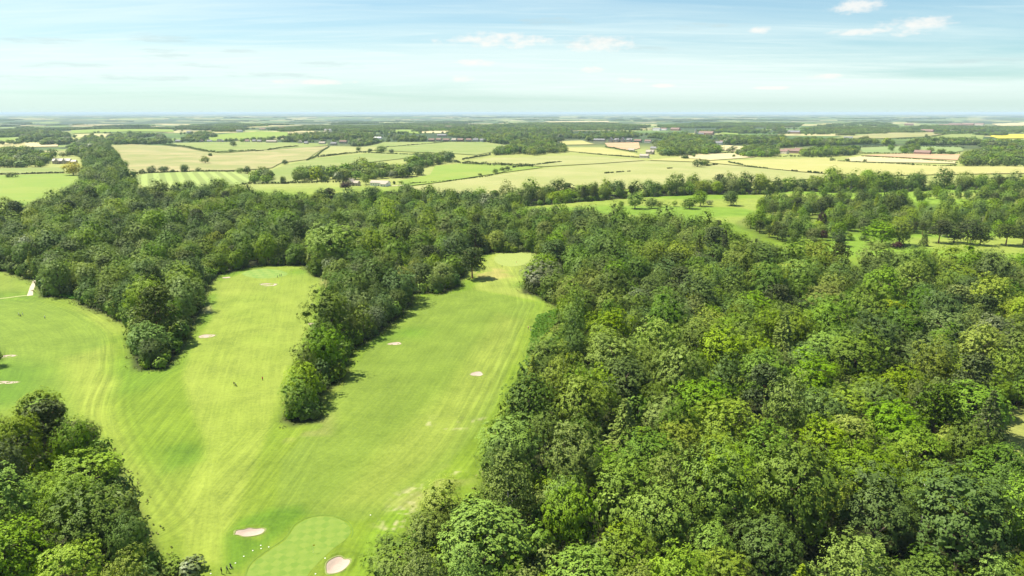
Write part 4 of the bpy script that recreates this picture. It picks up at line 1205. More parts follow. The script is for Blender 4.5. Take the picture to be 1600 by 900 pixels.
# name, picture x and y of the foot, width and height in picture pixels, colour, label
LONE = [
    # near course
    ('pine_tree', 738, 438, 46, 52, 'needle', 'wide crowned pine standing clear at the end of the right fairway', None),
    ('broadleaf_tree', 846, 459, 62, 50, 'grey', 'silvery green spreading tree jutting into the neck of the right fairway', None),
    ('broadleaf_tree', 525, 425, 84, 84, 'mid', 'massive round tree standing between the two fairways', None),
    ('broadleaf_tree', -8, 574, 26, 34, 'dark', 'small dark tree cut off by the left picture edge beside two bunkers', None),
    ('pine_tree', 78, 722, 84, 100, 'needle', 'dark flat topped pine rising highest from the corner copse', None),
    ('chestnut_tree', 1240, 452, 60, 44, 'lime', 'broad lime green chestnut high up in the big wood', None),
    ('shrub', 268, 899, 44, 26, 'olive', 'left of two low bushes at the bottom edge by the corner copse', None),
    ('shrub', 298, 901, 40, 28, 'grey', 'right of two low bushes at the bottom edge by the corner copse', None),
    ('broadleaf_tree', 690, 838, 76, 84, 'larch', 'yellowish tree at the near fairway corner of the big wood', None),
    ('broadleaf_tree', 622, 912, 92, 66, 'bright', 'fresh green tree at the bottom edge beside the large near bunker', None),
    ('broadleaf_tree', 668, 880, 70, 80, 'mid', 'mid green tree at the near corner of the big wood behind the fresh green one', None),
    # far strip of the course
    ('broadleaf_tree', 971, 325, 8, 11, 'mid', 'small lollipop shaped tree alone on the far fairway', None),
    ('broadleaf_tree', 992, 327, 25, 25, 'mid', 'largest round tree on the far fairway', None),
    ('broadleaf_tree', 1018, 326, 17, 17, 'olive', 'round tree just right of the largest one on the far fairway', None),
    ('shrub', 1030, 324, 11, 9, 'olive', 'low bush beside the round trees on the far fairway', None),
    ('birch_tree', 1054, 323, 8, 10, 'larch', 'thin pale young tree alone on the far fairway', None),
    ('broadleaf_tree', 1077, 327, 21, 18, 'dark', 'dark low dome tree on the far fairway', None),
    ('broadleaf_tree', 1094, 323, 20, 25, 'mid', 'tall round tree behind the dark dome on the far fairway', None),
    ('shrub', 1108, 320, 11, 7, 'grey', 'pale bush right of the tall round tree on the far fairway', None),
    ('broadleaf_tree', 1142, 322, 24, 25, 'dark', 'dark round tree where the far fairway meets the parkland', None),
    # parkland at the right
    ('cypress_tree', 1286, 339, 26, 36, 'needle', 'broad dark conifer behind the purple trees', None),
    ('larch_tree', 1309, 328, 30, 30, 'larch', 'feathery yellow green conifer beside the broad dark conifer', None),
    ('beech_tree', 1283, 358, 14, 27, 'copper', 'tall purple leaved tree in the parkland', None),
    ('beech_tree', 1284, 376, 16, 17, 'copper', 'small purple leaved tree standing out on the grass', None),
    ('shrub', 1312, 380, 15, 13, 'copper', 'dark reddish bush on the open parkland grass', None),
    ('shrub', 1327, 371, 8, 6, 'mid', 'upper small green bush on the parkland grass', None),
    ('shrub', 1331, 376, 8, 5, 'mid', 'lower small green bush on the parkland grass', None),
    ('broadleaf_tree', 1377, 385, 40, 40, 'mid', 'left tree of the big rounded parkland clump', None),
    ('broadleaf_tree', 1404, 385, 42, 44, 'olive', 'right tree of the big rounded parkland clump', None),
    ('shrub', 1402, 389, 17, 11, 'copper', 'purple bush at the foot of the big rounded clump', None),
    ('shrub', 1350, 376, 14, 8, 'dark', 'dark bush left of the big rounded clump', None),
    ('larch_tree', 1443, 385, 16, 27, 'needle', 'small cone shaped conifer alone with its shadow', None),
    ('pine_tree', 1466, 381, 32, 38, 'needle', 'tall dark pine at the left end of the conifer row', None),
    ('cypress_tree', 1490, 380, 28, 36, 'needle', 'second conifer from the left in the conifer row', None),
    ('cypress_tree', 1511, 383, 28, 41, 'needle', 'tallest conifer in the middle of the conifer row', None),
    ('cypress_tree', 1531, 384, 25, 35, 'needle', 'conifer at the right end of the conifer row', None),
    ('pine_tree', 1571, 385, 40, 36, 'needle', 'broad dark pine near the right picture edge', None),
    ('pine_tree', 1598, 384, 30, 34, 'needle', 'dark pine cut by the right picture edge', None),
    ('broadleaf_tree', 1558, 352, 30, 24, 'dark', 'dark dome tree on the grass above the broad pine', None),
    ('shrub', 1532, 353, 18, 14, 'grey', 'pale grey green bush left of the dark dome tree', None),
    ('shrub', 1582, 347, 9, 10, 'dark', 'small dark bush right of the dark dome tree', None),
    ('broadleaf_tree', 1602, 348, 20, 16, 'dark', 'dark tree at the right edge beside the small dark bush', None),
    ('broadleaf_tree', 1457, 346, 38, 26, 'mid', 'spreading tree in the middle of the parkland', None),
    ('broadleaf_tree', 1550, 327, 25, 15, 'mid', 'low wide tree beside the tan track', None),
    ('broadleaf_tree', 1573, 321, 26, 23, 'mid', 'round tree behind the tan track', None),
    ('shrub', 1590, 329, 26, 9, 'bright', 'flat wide bush beside the tan track', None),
    ('broadleaf_tree', 1533, 318, 30, 24, 'olive', 'olive tree left of the round tree behind the track', None),
    ('chestnut_tree', 1577, 299, 20, 17, 'bright', 'fresh green tree in front of the hedge wood near the hut', None),
    ('cypress_tree', 1388, 344, 22, 42, 'needle', 'very tall dark conifer in the heart of the parkland', None),
    ('cypress_tree', 1404, 336, 18, 34, 'needle', 'tall dark conifer right of the very tall one', None),
    ('cypress_tree', 1345, 327, 16, 30, 'needle', 'slim dark conifer near the tops of the parkland trees', None),
    # farmland
    ('shrub', 18, 278, 15, 8, 'olive', 'thin lone bush on the lime pasture', None),
    ('broadleaf_tree', 115, 275, 25, 21, 'gold', 'golden yellow tree in front of the large house', None),
    ('broadleaf_tree', 237, 270.5, 16, 11, 'dark', 'second tree from the left on the hedge above the striped field', None),
    ('broadleaf_tree', 222, 271.5, 10, 7, 'dark', 'leftmost tree on the hedge above the striped field', None),
    ('broadleaf_tree', 257, 270, 17, 11, 'dark', 'third tree from the left on the hedge above the striped field', None),
    ('shrub', 270, 270, 8, 5, 'dark', 'bush beside the third tree above the striped field', None),
    ('broadleaf_tree', 288, 269.5, 14, 13, 'dark', 'tallest tree on the hedge above the striped field', None),
    ('broadleaf_tree', 310, 269, 9, 7, 'dark', 'small tree right of the tallest one above the striped field', None),
    ('broadleaf_tree', 377, 271.5, 16, 9, 'dark', 'low tree at the right end of the hedge above the striped field', None),
    ('broadleaf_tree', 387, 271.5, 10, 12, 'dark', 'last tree at the right corner of the striped field', None),
    ('broadleaf_tree', 345, 300, 26, 21, 'mid', 'tree poking up in front of the striped field', None),
    ('broadleaf_tree', 321, 256, 14, 12, 'mid', 'larger of two lone trees in the straw pasture', None),
    ('shrub', 329, 244.5, 6, 5, 'dark', 'smaller bush beyond the lone tree in the straw pasture', None),
    ('broadleaf_tree', 365, 229.5, 10, 9, 'dark', 'round lone tree in front of the row of houses', None),
    ('broadleaf_tree', 361, 238, 8, 5, 'dark', 'low tree on the hedge below the row of houses', None),
    ('broadleaf_tree', 442, 287, 10, 12, 'dark', 'upright tree on the field edge left of the farm', None),
    ('broadleaf_tree', 540, 297, 19, 14, 'copper', 'dark reddish lone tree in front of the farm cottage', None),
    ('broadleaf_tree', 572, 289, 14, 17, 'mid', 'tree between the farm cottage and the barn', None),
    ('broadleaf_tree', 560, 237, 8, 8, 'mid', 'small tree at the left end of the hill hedge', None),
    ('broadleaf_tree', 578, 238, 8, 6, 'dark', 'second small tree on the hill hedge', None),
    ('broadleaf_tree', 596, 240, 15, 12, 'mid', 'largest tree on the hill hedge', None),
    ('broadleaf_tree', 612, 240.5, 9, 8, 'grey', 'pale tree right of the largest one on the hill hedge', None),
    ('shrub', 616, 288, 4, 5, 'dark', 'tiny bush right of the barn', None),
    ('shrub', 627, 288, 5, 5, 'mid', 'second tiny bush right of the barn', None),
    ('broadleaf_tree', 774, 271, 9, 7, 'dark', 'left of three trees on the low field hedge', None),
    ('broadleaf_tree', 785, 267.5, 8, 6, 'dark', 'middle of three trees on the low field hedge', None),
    ('broadleaf_tree', 793, 266, 8, 6, 'dark', 'right of three trees on the low field hedge', None),
    ('shrub', 750, 275, 6, 4, 'dark', 'small bush on the low field hedge', None),
    ('broadleaf_tree', 1090, 262, 19, 13, 'dark', 'spreading lone oak in the pale field', None),
    ('broadleaf_tree', 1101, 260, 12, 11, 'olive', 'paler tree touching the spreading lone oak', None),
    ('shrub', 1071, 248.5, 12, 6, 'dark', 'dark oblong bush at the field corner beyond the oak', None),
    ('broadleaf_tree', 1084, 246, 6, 6, 'mid', 'small tree at the straw field beyond the oak', None),
    ('shrub', 1146, 245.5, 5, 4, 'dark', 'small bush in the ripe straw field', None),
    ('broadleaf_tree', 1297, 272.5, 9, 8, 'bright', 'lone fresh green tree at the crop field edge', None),
    ('shrub', 1300, 252, 7, 5, 'dark', 'leftmost bush on the upper crop field hedge', None),
    ('broadleaf_tree', 1324, 253, 8, 6, 'dark', 'round small tree on the upper crop field hedge', None),
    ('shrub', 1351, 254, 5, 5, 'dark', 'third bush on the upper crop field hedge', None),
    ('shrub', 1426, 259, 4, 4, 'dark', 'lonely bush at the right of the crop field hedge', None),
    ('broadleaf_tree', 1355, 283, 20, 19, 'mid', 'broad tree standing above the hedge wood', None),
    ('broadleaf_tree', 1392, 237, 10, 11, 'mid', 'tree left of the red roofed barn', None),
    ('broadleaf_tree', 1471, 241, 14, 9, 'mid', 'right tree beside the red roofed barn', None),
    ('broadleaf_tree', 1453, 239, 11, 9, 'mid', 'nearer tree beside the red roofed barn', None),
    ('broadleaf_tree', 1485, 242, 11, 6, 'dark', 'low tree at the end of the tan bare field', None),
    ('broadleaf_tree', 1145, 237, 12, 9, 'dark', 'dark tree beside the straw field under the village', None),
    ('broadleaf_tree', 1138, 238, 9, 6, 'dark', 'low dark tree beside the straw field under the village', None),
]
GROUP_OF = {'cypress_tree': 'conifers', 'shrub': 'bushes', 'pine_tree': 'pines', 'larch_tree': 'conifers', 'birch_tree': 'birches', 'beech_tree': 'beeches', 'chestnut_tree': 'chestnuts', 'broadleaf_tree': 'broadleaf trees'}


def put_tree(kind, shape, colour, x, y, sx, sz, rz, label, group, z=None):
    s = SHAPES[kind][shape]
    root = link(kind, None, loc=(x, y, (H1(x, y) if z is None else z) - .05), rz=rz, label=label, cat='bush' if kind == 'shrub' else 'tree', group=group)
    root.scale = (sx, sx, sz)
    c = link('crown', s['crown'], root)
    c.material_slots[0].link = 'OBJECT'
    c.material_slots[0].material = LEAF[colour]
    link('trunk', s['trunk'], root)
    return root


N_TREE = {}
for i, (kind, px, py, wpx, hpx, colour, lab, _) in enumerate(LONE):
    x, y, z = at(px, py)
    _, _, dep = to_px(x, y, z)
    sc = float(dep) / F_PX
    rg = random.Random(i)
    # the foot of the crown is nearer than the trunk: put the trunk half a crown back
    w, h = wpx * sc, hpx * sc
    pitch = math.atan2(CAM_H - z, math.hypot(x, y))
    h = max(1.2, (h - w * .5 * math.sin(pitch)) / math.cos(pitch))
    d = math.hypot(x, y)
    x, y = x * (1 + w * .28 / d), y * (1 + w * .28 / d)
    n = len(SHAPES[kind])
    k = rg.randrange(n)
    s = SHAPES[kind][k]
    put_tree(kind, k, colour, x, y, w / s['W'], h / s['H'], rg.uniform(0, 6.28), lab, GROUP_OF[kind] + ' standing singly')
    N_TREE[kind] = N_TREE.get(kind, 0) + 1
    taken.setdefault((int(x // 6), int(y // 6)), []).append((x, y, w * .42))

# the woods
for wood, poly in WOOD_XY.items():
    near = wood in ('big', 'left', 'corner')
    ext = (lambda xs, ys: in_frame(xs, ys) & ~inside(clearing, xs, ys))
    span = np.ptp(poly, 0)
    area = span[0] * span[1]
    kk = area / 1000.0
    if wood == 'glade':
        spots = darts(poly, [5.2, 4.0, 3.0], [int(kk * 1.5), int(kk * 1.9), int(kk * 1.3)], 1.45, taken, ext)
    elif wood == 'park':
        spots = darts(poly, [6.0, 4.6, 3.4], [int(kk * 22), int(kk * 20), int(kk * 14)], .95, taken, lambda xs, ys: ext(xs, ys) & (vnoise(xs, ys, 40, 73) > .50))
    elif wood in ('belt', 'hedgewood'):
        spots = darts(poly, [8.6, 6.8, 5.0], [int(kk * 20), int(kk * 40), int(kk * 50)], 1.0, taken, ext)
    else:
        spots = darts(poly, [7.3, 5.7, 4.4, 3.4], [int(kk * 9), int(kk * 30), int(kk * 55), int(kk * 10)], .98, taken, ext)
    kinds, pr = MIX[wood]
    for (x, y, r_) in spots:
        # species and colours drift through the wood in patches
        q = vnoise(x, y, 34, 31) * .55 + rp.rand() * .45
        p = np.array(pr)
        if r_ > 5.6:
            p = p * np.array([.5 if k in ('birch_tree', 'larch_tree') else 1.3 for k in kinds])
        cum = np.cumsum(p / p.sum())
        u = float(np.clip((q - .12) / .76, 0, .9999))
        u = (u + rp.rand() * .35 + vnoise(x, y, 60, 33)) % 1.0
        kind = kinds[int(np.searchsorted(cum, u))]
        cs, cp = TINTS[kind]
        colour = cs[int(np.searchsorted(np.cumsum(cp), min(.9999, rp.rand() * .42 + .58 * vnoise(x, y, 32, 35))))]
        k = rp.randint(len(SHAPES[kind]))
        s = SHAPES[kind][k]
        w = 2.1 * r_ * rp.uniform(.95, 1.12)
        narrow = kind in ('birch_tree', 'larch_tree')
        if narrow:
            w *= .80
        h = (5.2 + 1.75 * r_) * rp.uniform(.74, 1.26) + (1.6 if narrow else 0)
        if wood in ('hedgewood', 'park', 'belt', 'glade'):
            h *= .9 * rp.uniform(.8, 1.2)
        TREES.append(dict(x=x, y=y, r=r_, kind=kind, shape=k, colour=colour, w=w, h=h, wood=wood, rz=rp.uniform(0, 6.28)))

X = np.array([t['x'] for t in TREES])
Y = np.array([t['y'] for t in TREES])
Z = height(X, Y)
PX, PY, DEP = to_px(X, Y, Z + np.array([t['h'] for t in TREES]) * .7)
TOPY = to_px(X, Y, Z + np.array([t['h'] for t in TREES]))[1]
for t, z, px, py, dep in zip(TREES, Z, PX, PY, DEP):
    t['z'], t['px'], t['py'], t['dep'] = z, px, py, dep
    t['seen'] = (-5 < px < 1605) and (py < 915)
CAP = 300
order = sorted([t for t in TREES if t['seen']], key=lambda t: -(t['w'] * t['h']) / t['dep'] ** 2)
chosen, rest = [], []
for t in order:
    if N_TREE.get(t['kind'], 0) < CAP:
        N_TREE[t['kind']] = N_TREE.get(t['kind'], 0) + 1
        chosen.append(t)
    else:
        rest.append(t)
rest += [t for t in TREES if not t['seen']]

KIND_WORD = {'broadleaf_tree': 'broadleaf tree', 'birch_tree': 'birch', 'beech_tree': 'beech', 'chestnut_tree': 'chestnut tree', 'larch_tree': 'conifer', 'pine_tree': 'pine'}


def where(t):
    px, py, w = t['px'], t['py'], t['wood']
    if w == 'big':
        v = ['top', 'upper', 'middle', 'lower', 'bottom'][int(np.clip(np.searchsorted([400, 480, 590, 740], py), 0, 4))]
        lo = 815 if py < 600 else (770 if py < 720 else 620)
        hcol = ['left', 'left of centre', 'right of centre', 'right'][int(np.clip((px - lo) / (1600 - lo) * 4, 0, 3))]
        return '%s %s of big wood' % (v, hcol)
    if w == 'left':
        if 190 < px < 330 and py > 425:
            return 'in the left clump between the fairways'
        if 430 < px < 655 and py > 428:
            return 'in the middle clump between the fairways'
        v = 'front' if py > 385 else ('middle' if py > 340 else 'back')
        hcol = ['left end', 'left half', 'centre', 'right half', 'right end'][int(np.clip(px / 850 * 5, 0, 4))]
        return '%s %s of wood behind fairways' % (v, hcol)
    if w == 'corner':
        v = 'top' if py < 720 else ('middle' if py < 810 else 'bottom')
        return '%s of the near corner copse' % v
    if w == 'belt':
        v = 'upper' if py < 245 else ('middle' if py < 280 else 'lower')
        return '%s part of belt beside lime pasture' % v
    if w == 'hedgewood':
        return '%s of hedge wood behind far fairway' % ['left', 'left middle', 'right middle', 'right'][int(np.clip((px - 760) / 210, 0, 3))]
    if w == 'glade':
        return 'standing apart on the %s parkland grass' % ('upper' if py < 335 else 'lower')
    return 'among the parkland trees at right'


ORD = ['', 'second', 'third', 'fourth', 'fifth', 'sixth', 'seventh', 'eighth', 'ninth', 'tenth', 'eleventh', 'twelfth', 'thirteenth', 'fourteenth', 'fifteenth', 'sixteenth', 'seventeenth', 'eighteenth', 'nineteenth', 'twentieth']
groups = {}
for t in chosen:
    ratio = t['h'] / (9.5 if t['kind'] not in ('birch_tree', 'larch_tree') else 11.0)
    size = 'large' if t['r'] > 5.6 else ('small' if t['r'] < 3.7 else 'medium')
    t['base'] = '%s %s %s, %s' % (size, COLOUR_WORD[t['colour']], KIND_WORD[t['kind']], where(t))
    groups.setdefault(t['base'], []).append(t)
for base, lst in groups.items():
    lst.sort(key=lambda t: t['px'])
    n = len(lst)
    for i, t in enumerate(lst):
        if n == 1:
            t['label'] = base
        elif n == 2:
            t['label'] = base + (', left one' if i == 0 else ', right one')
        elif i == 0:
            t['label'] = base + ', leftmost'
        elif i == n - 1:
            t['label'] = base + ', rightmost'
        elif i < len(ORD) and i < n - i:
            t['label'] = base + ', %s from left' % ORD[i]
        elif n - 1 - i < len(ORD):
            t['label'] = base + ', %s from right' % ORD[n - 1 - i]
        else:
            t['label'] = base + ', in the middle'
GROUP_WOOD = {'glade': 'scattered trees of the parkland', 'big': 'trees of the big wood', 'left': 'trees of the wood behind the fairways', 'corner': 'trees of the corner copse', 'belt': 'trees of the belt by the lime pasture', 'hedgewood': 'trees of the hedge wood', 'park': 'trees of the parkland'}
for t in chosen:
    s = SHAPES[t['kind']][t['shape']]
    put_tree(t['kind'], t['shape'], t['colour'], t['x'], t['y'], t['w'] / s['W'], t['h'] / s['H'], t['rz'], t['label'], GROUP_WOOD[t['wood']], t['z'])
print('trees', len(TREES), 'single', len(chosen), 'rest', len(rest), N_TREE)

# the rest of each wood and everything too far to count: one mass each, tree shapes set on points
MASS = bpy.data.collections.new('tree_shapes')
MASS_ID = {}


def mass_id(kind, shape, colour):
    key = (kind, shape, colour)
    if key not in MASS_ID:
        o = bpy.data.objects.new('%04d' % len(MASS_ID), SHAPES[kind][shape]['joint'])
        o.material_slots[0].link = 'OBJECT'
        o.material_slots[0].material = LEAF[colour]
        MASS.objects.link(o)
        MASS_ID[key] = len(MASS_ID)
    return MASS_ID[key]


ng = bpy.data.node_groups.new('tree_mass', 'GeometryNodeTree')
ng.interface.new_socket('Geometry', in_out='INPUT', socket_type='NodeSocketGeometry')
ng.interface.new_socket('Geometry', in_out='OUTPUT', socket_type='NodeSocketGeometry')


def build_ng():
    L = ng.links
    gi, go = ng.nodes.new('NodeGroupInput'), ng.nodes.new('NodeGroupOutput')
    ci = ng.nodes.new('GeometryNodeCollectionInfo')
    ci.inputs['Collection'].default_value = MASS
    ci.inputs['Separate Children'].default_value = True
    ci.inputs['Reset Children'].default_value = True

    def attr(name, typ):
        a = ng.nodes.new('GeometryNodeInputNamedAttribute')
        a.data_type = typ
        a.inputs['Name'].default_value = name
        return a.outputs['Attribute']
    ip = ng.nodes.new('GeometryNodeInstanceOnPoints')
    L.new(gi.outputs[0], ip.inputs['Points'])
    L.new(ci.outputs[0], ip.inputs['Instance'])
    ip.inputs['Pick Instance'].default_value = True
    L.new(attr('pick', 'INT'), ip.inputs['Instance Index'])
    er = ng.nodes.new('FunctionNodeEulerToRotation')
    L.new(attr('turn', 'FLOAT_VECTOR'), er.inputs[0])
    L.new(er.outputs[0], ip.inputs['Rotation'])
    L.new(attr('size', 'FLOAT_VECTOR'), ip.inputs['Scale'])
    L.new(ip.outputs[0], go.inputs[0])


build_ng()


def mass(name, items, label, cat):
    """items: (x, y, z, pick, turn, sx, sz)"""
    me = bpy.data.meshes.new(name)
    a = np.array(items, float)
    me.vertices.add(len(a))
    me.vertices.foreach_set('co', a[:, :3].astype(np.float32).ravel())
    at_ = me.attributes.new('pick', 'INT', 'POINT')
    at_.data.foreach_set('value', a[:, 3].astype(np.int32))
    at_ = me.attributes.new('turn', 'FLOAT_VECTOR', 'POINT')
    v = np.zeros((len(a), 3), np.float32)
    v[:, 2] = a[:, 4]
    at_.data.foreach_set('vector', v.ravel())
    at_ = me.attributes.new('size', 'FLOAT_VECTOR', 'POINT')
    at_.data.foreach_set('vector', np.stack([a[:, 5], a[:, 5], a[:, 6]], 1).astype(np.float32).ravel())
    me.update()
    o = link(name, me, label=label, cat=cat, kind='stuff')
    md = o.modifiers.new('trees', 'NODES')
    md.node_group = ng
    return o


items = []
for t in rest:
    s = SHAPES[t['kind']][t['shape']]
    items.append((t['x'], t['y'], t['z'] - .05, mass_id(t['kind'], t['shape'], t['colour']), t['rz'], t['w'] / s['W'], t['h'] / s['H']))
# understorey in the gaps of the canopy
for wood in ('big', 'left', 'corner'):
    P = WOOD_XY[wood]
    kk = np.ptp(P[:, 0]) * np.ptp(P[:, 1]) / 1000.0
    for (x, y, r_) in darts(P, [2.3], [int(kk * 70)], .86, taken, lambda xs, ys: in_frame(xs, ys) & ~inside(clearing, xs, ys)):
        sc = r_ * rp.uniform(.55, .8)
        items.append((x, y, H1(x, y) - .1, mass_id('shrub', rp.randint(2), rp.choice(['mid', 'dark', 'olive', 'dark'])), rp.rand() * 6.28, sc, sc * rp.uniform(.9, 1.7)))
# low bushes and saplings filling the wood edges
for wood in ('big', 'left', 'corner', 'belt', 'hedgewood'):
    P = WOOD_XY[wood]
    n = len(P)
    for i in range(n):
        a, b = P[i], P[(i + 1) % n]
        L_ = np.hypot(*(b - a))
        for q in range(int(L_ / 3.2)):
            f = rp.rand()
            c = a + (b - a) * f
            d = P.mean(0) - c
            e = (b - a) / (L_ + 1e-6)
            nrm = np.array([-e[1], e[0]])
            if not inside(P, np.array([c[0] + nrm[0] * 2]), np.array([c[1] + nrm[1] * 2]))[0]:
                nrm = -nrm
            c = c + nrm * rp.uniform(2.0, 6.5)
            if not (in_frame(c[0], c[1]) and inside(P, c[:1], c[1:])[0]):
                continue
            k = rp.randint(2)
            sc = rp.uniform(.7, 1.8)
            items.append((c[0], c[1], H1(*c) - .1, mass_id('shrub', k, rp.choice(['mid', 'dark', 'olive', 'bright', 'mid'])), rp.rand() * 6.28, sc, sc * rp.uniform(.8, 1.5)))
mass('woodland', items, 'dense mixed broadleaf woodland canopy filling in behind the nearer trees', 'woodland')

items = []
for P in FAR_XY:
    c = P.mean(0)
    d = np.hypot(*c)
    span = np.ptp(P, 0)
    kk = span[0] * span[1] / 1000.0
    if d < 4200:
        sp = 7.4 if d < 2200 else 8.5
        n0 = min(int(kk * 14), 9000)
        for (x, y, r_) in darts(P, [sp, sp * .75], [n0, n0], 1.0, {}, lambda a_, b_: in_frame(a_, b_) & (vnoise(a_, b_, 110, 77) > (.22 if d < 2000 else (.36 if d < 2700 else .46)))):
            big = r_ / 5.5
            if rp.rand() < .05:
                pk, s = mass_id('far_conifer', 0, 'needle'), SHAPES['far_conifer'][0]
            else:
                k = rp.randint(4)
                pk, s = mass_id('far_broad', k, rp.choice(['mid', 'dark', 'olive', 'larch', 'bright', 'grey'], p=[.36, .26, .18, .08, .07, .05])), SHAPES['far_broad'][k]
            items.append((x, y, H1(x, y) - .1, pk, rp.rand() * 6.28, 2.3 * r_ / s['W'], (4.5 + 1.3 * r_) * rp.uniform(.75, 1.25) / s['H']))
    else:
        n0 = int(min(900, kk * .35 + 8))
        xs, ys = rp.uniform(P[:, 0].min(), P[:, 0].max(), n0), rp.uniform(P[:, 1].min(), P[:, 1].max(), n0)
        ok = inside(P, xs, ys)
        for x, y in zip(xs[ok], ys[ok]):
            items.append((x, y, H1(x, y) - .3, mass_id('wood_clump', rp.randint(4), rp.choice(['mid', 'dark', 'olive'])), rp.rand() * 6.28, rp.uniform(.6, 1.0), rp.uniform(.8, 1.2)))
field_xy = [poly_px(f[1]) for f in FIELDS]


def free(x, y, pad=0):
    ok = np.ones(x.shape, bool)
    for P in field_xy:
        ok &= ~inside(P, x, y)
    return ok


# hedgerow trees and spinneys between the fields out to a few kilometres
n0 = 9000
rr = np.exp(rp.uniform(math.log(1900), math.log(5200), n0))
aa = np.radians(rp.uniform(-42, 42, n0))
xs, ys = rr * np.sin(aa), rr * np.cos(aa)
dens = vnoise(xs, ys, 170, 41) * .6 + vnoise(xs, ys, 700, 42) * .4
ok = free(xs, ys) & (dens > .60)
hs = height(xs, ys)
for x, y, z in zip(xs[ok], ys[ok], hs[ok]):
    k = rp.randint(4)
    s = SHAPES['far_broad'][k]
    w = rp.uniform(8, 14)
    items.append((x, y, z - .1, mass_id('far_broad', k, rp.choice(['mid', 'dark', 'olive', 'mid'])), rp.rand() * 6.28, w / s['W'], w * rp.uniform(.75, 1.05) / s['H']))
# wooded country towards the horizon
n0 = 16000
rr = np.exp(rp.uniform(math.log(3600), math.log(16000), n0))
aa = np.radians(rp.uniform(-42, 42, n0))
xs, ys = rr * np.sin(aa), rr * np.cos(aa)
dens = vnoise(xs, ys, 420, 43) * .5 + vnoise(xs, ys, 1500, 44) * .5
ok = free(xs, ys) & (dens > .65)
hs = height(xs, ys)
for x, y, z in zip(xs[ok], ys[ok], hs[ok]):
    items.append((x, y, z - .3, mass_id('wood_clump', rp.randint(4), rp.choice(['mid', 'dark', 'dark', 'olive'])), rp.uniform(-.4, .4), rp.uniform(.5, 1.3), rp.uniform(.7, 1.15)))
mass('distant_woodland', items, 'distant copses, hedgerow trees and woods of the plain below the horizon', 'woodland')
print('distant', len(items))

# ferns on the fairway side of the big wood and by the left path
for pts, lab, cat in (([(826, 542), (833, 512), (840, 494), (858, 488), (872, 484), (874, 500), (862, 514), (846, 530), (832, 556), (820, 570)], 'bright green bracken patch between the right fairway and the wood', 'bracken'),
                      ([(88, 463), (110, 459), (135, 463), (140, 470), (118, 469)], 'bright green bracken in front of the trees by the left path', 'bracken')):
    P = poly_px(pts)
    lo, hi = P.min(0), P.max(0)
    n0 = int((hi[0] - lo[0]) * (hi[1] - lo[1]) * 1.6)
    xs, ys = rp.uniform(lo[0], hi[0], n0), rp.uniform(lo[1], hi[1], n0)
    ok = inside(P, xs, ys)
    xs, ys = xs[ok], ys[ok]
    hh = .6 + 1.1 * vnoise(xs, ys, 4, 51)
    C = np.stack([xs, ys, height(xs, ys) + hh * .5], 1)
    V, tn = sprays(C, hh * .55, np.tile([0, 0, 1.0], (len(C), 1)), 6, .42, rp, .5, 1.0, .5)
    me = quads_mesh('bracken', V, [LEAF['fern']], tn)
    link('bracken', me, label=lab, cat=cat, kind='stuff')

# long grass, brambles and seedlings along the edges of the near woods
Cs, Rs = [], []
for wood in ('big', 'left', 'corner'):
    P = WOOD_XY[wood]
    for i in range(len(P)):
        a, b = P[i], P[(i + 1) % len(P)]
        L_ = np.hypot(*(b - a))
        if np.hypot(*((a + b) / 2)) > 620 or L_ > 200:
            continue
        n0 = int(L_ * 1.5)
        f = rp.rand(n0)
        e = (b - a) / (L_ + 1e-6)
        off = rp.uniform(-2.4, 3.2, n0) + 2.0 * (vnoise(a[0] + e[0] * f * L_, a[1] + e[1] * f * L_, 9, 81) - .5)
        xs, ys = a[0] + (b[0] - a[0]) * f - e[1] * off, a[1] + (b[1] - a[1]) * f + e[0] * off
        k = in_frame(xs, ys) & (vnoise(xs, ys, 7, 82) > .38)
        xs, ys = xs[k], ys[k]
        hh = rp.uniform(.15, .55, len(xs)) * (.6 + vnoise(xs, ys, 5, 83))
        Cs.append(np.stack([xs, ys, height(xs, ys) + hh * .4], 1))
        Rs.append(hh)
C, R = np.concatenate(Cs), np.concatenate(Rs)
V, tn = sprays(C, R * .9, np.tile([0, 0, 1.0], (len(C), 1)), 6, .26, rp, .5, 1.0, .6)
link('undergrowth', quads_mesh('undergrowth', V, [LEAF['scrub']], tn), label='long grass and brambles along the edges of the woods', cat='undergrowth', kind='stuff')

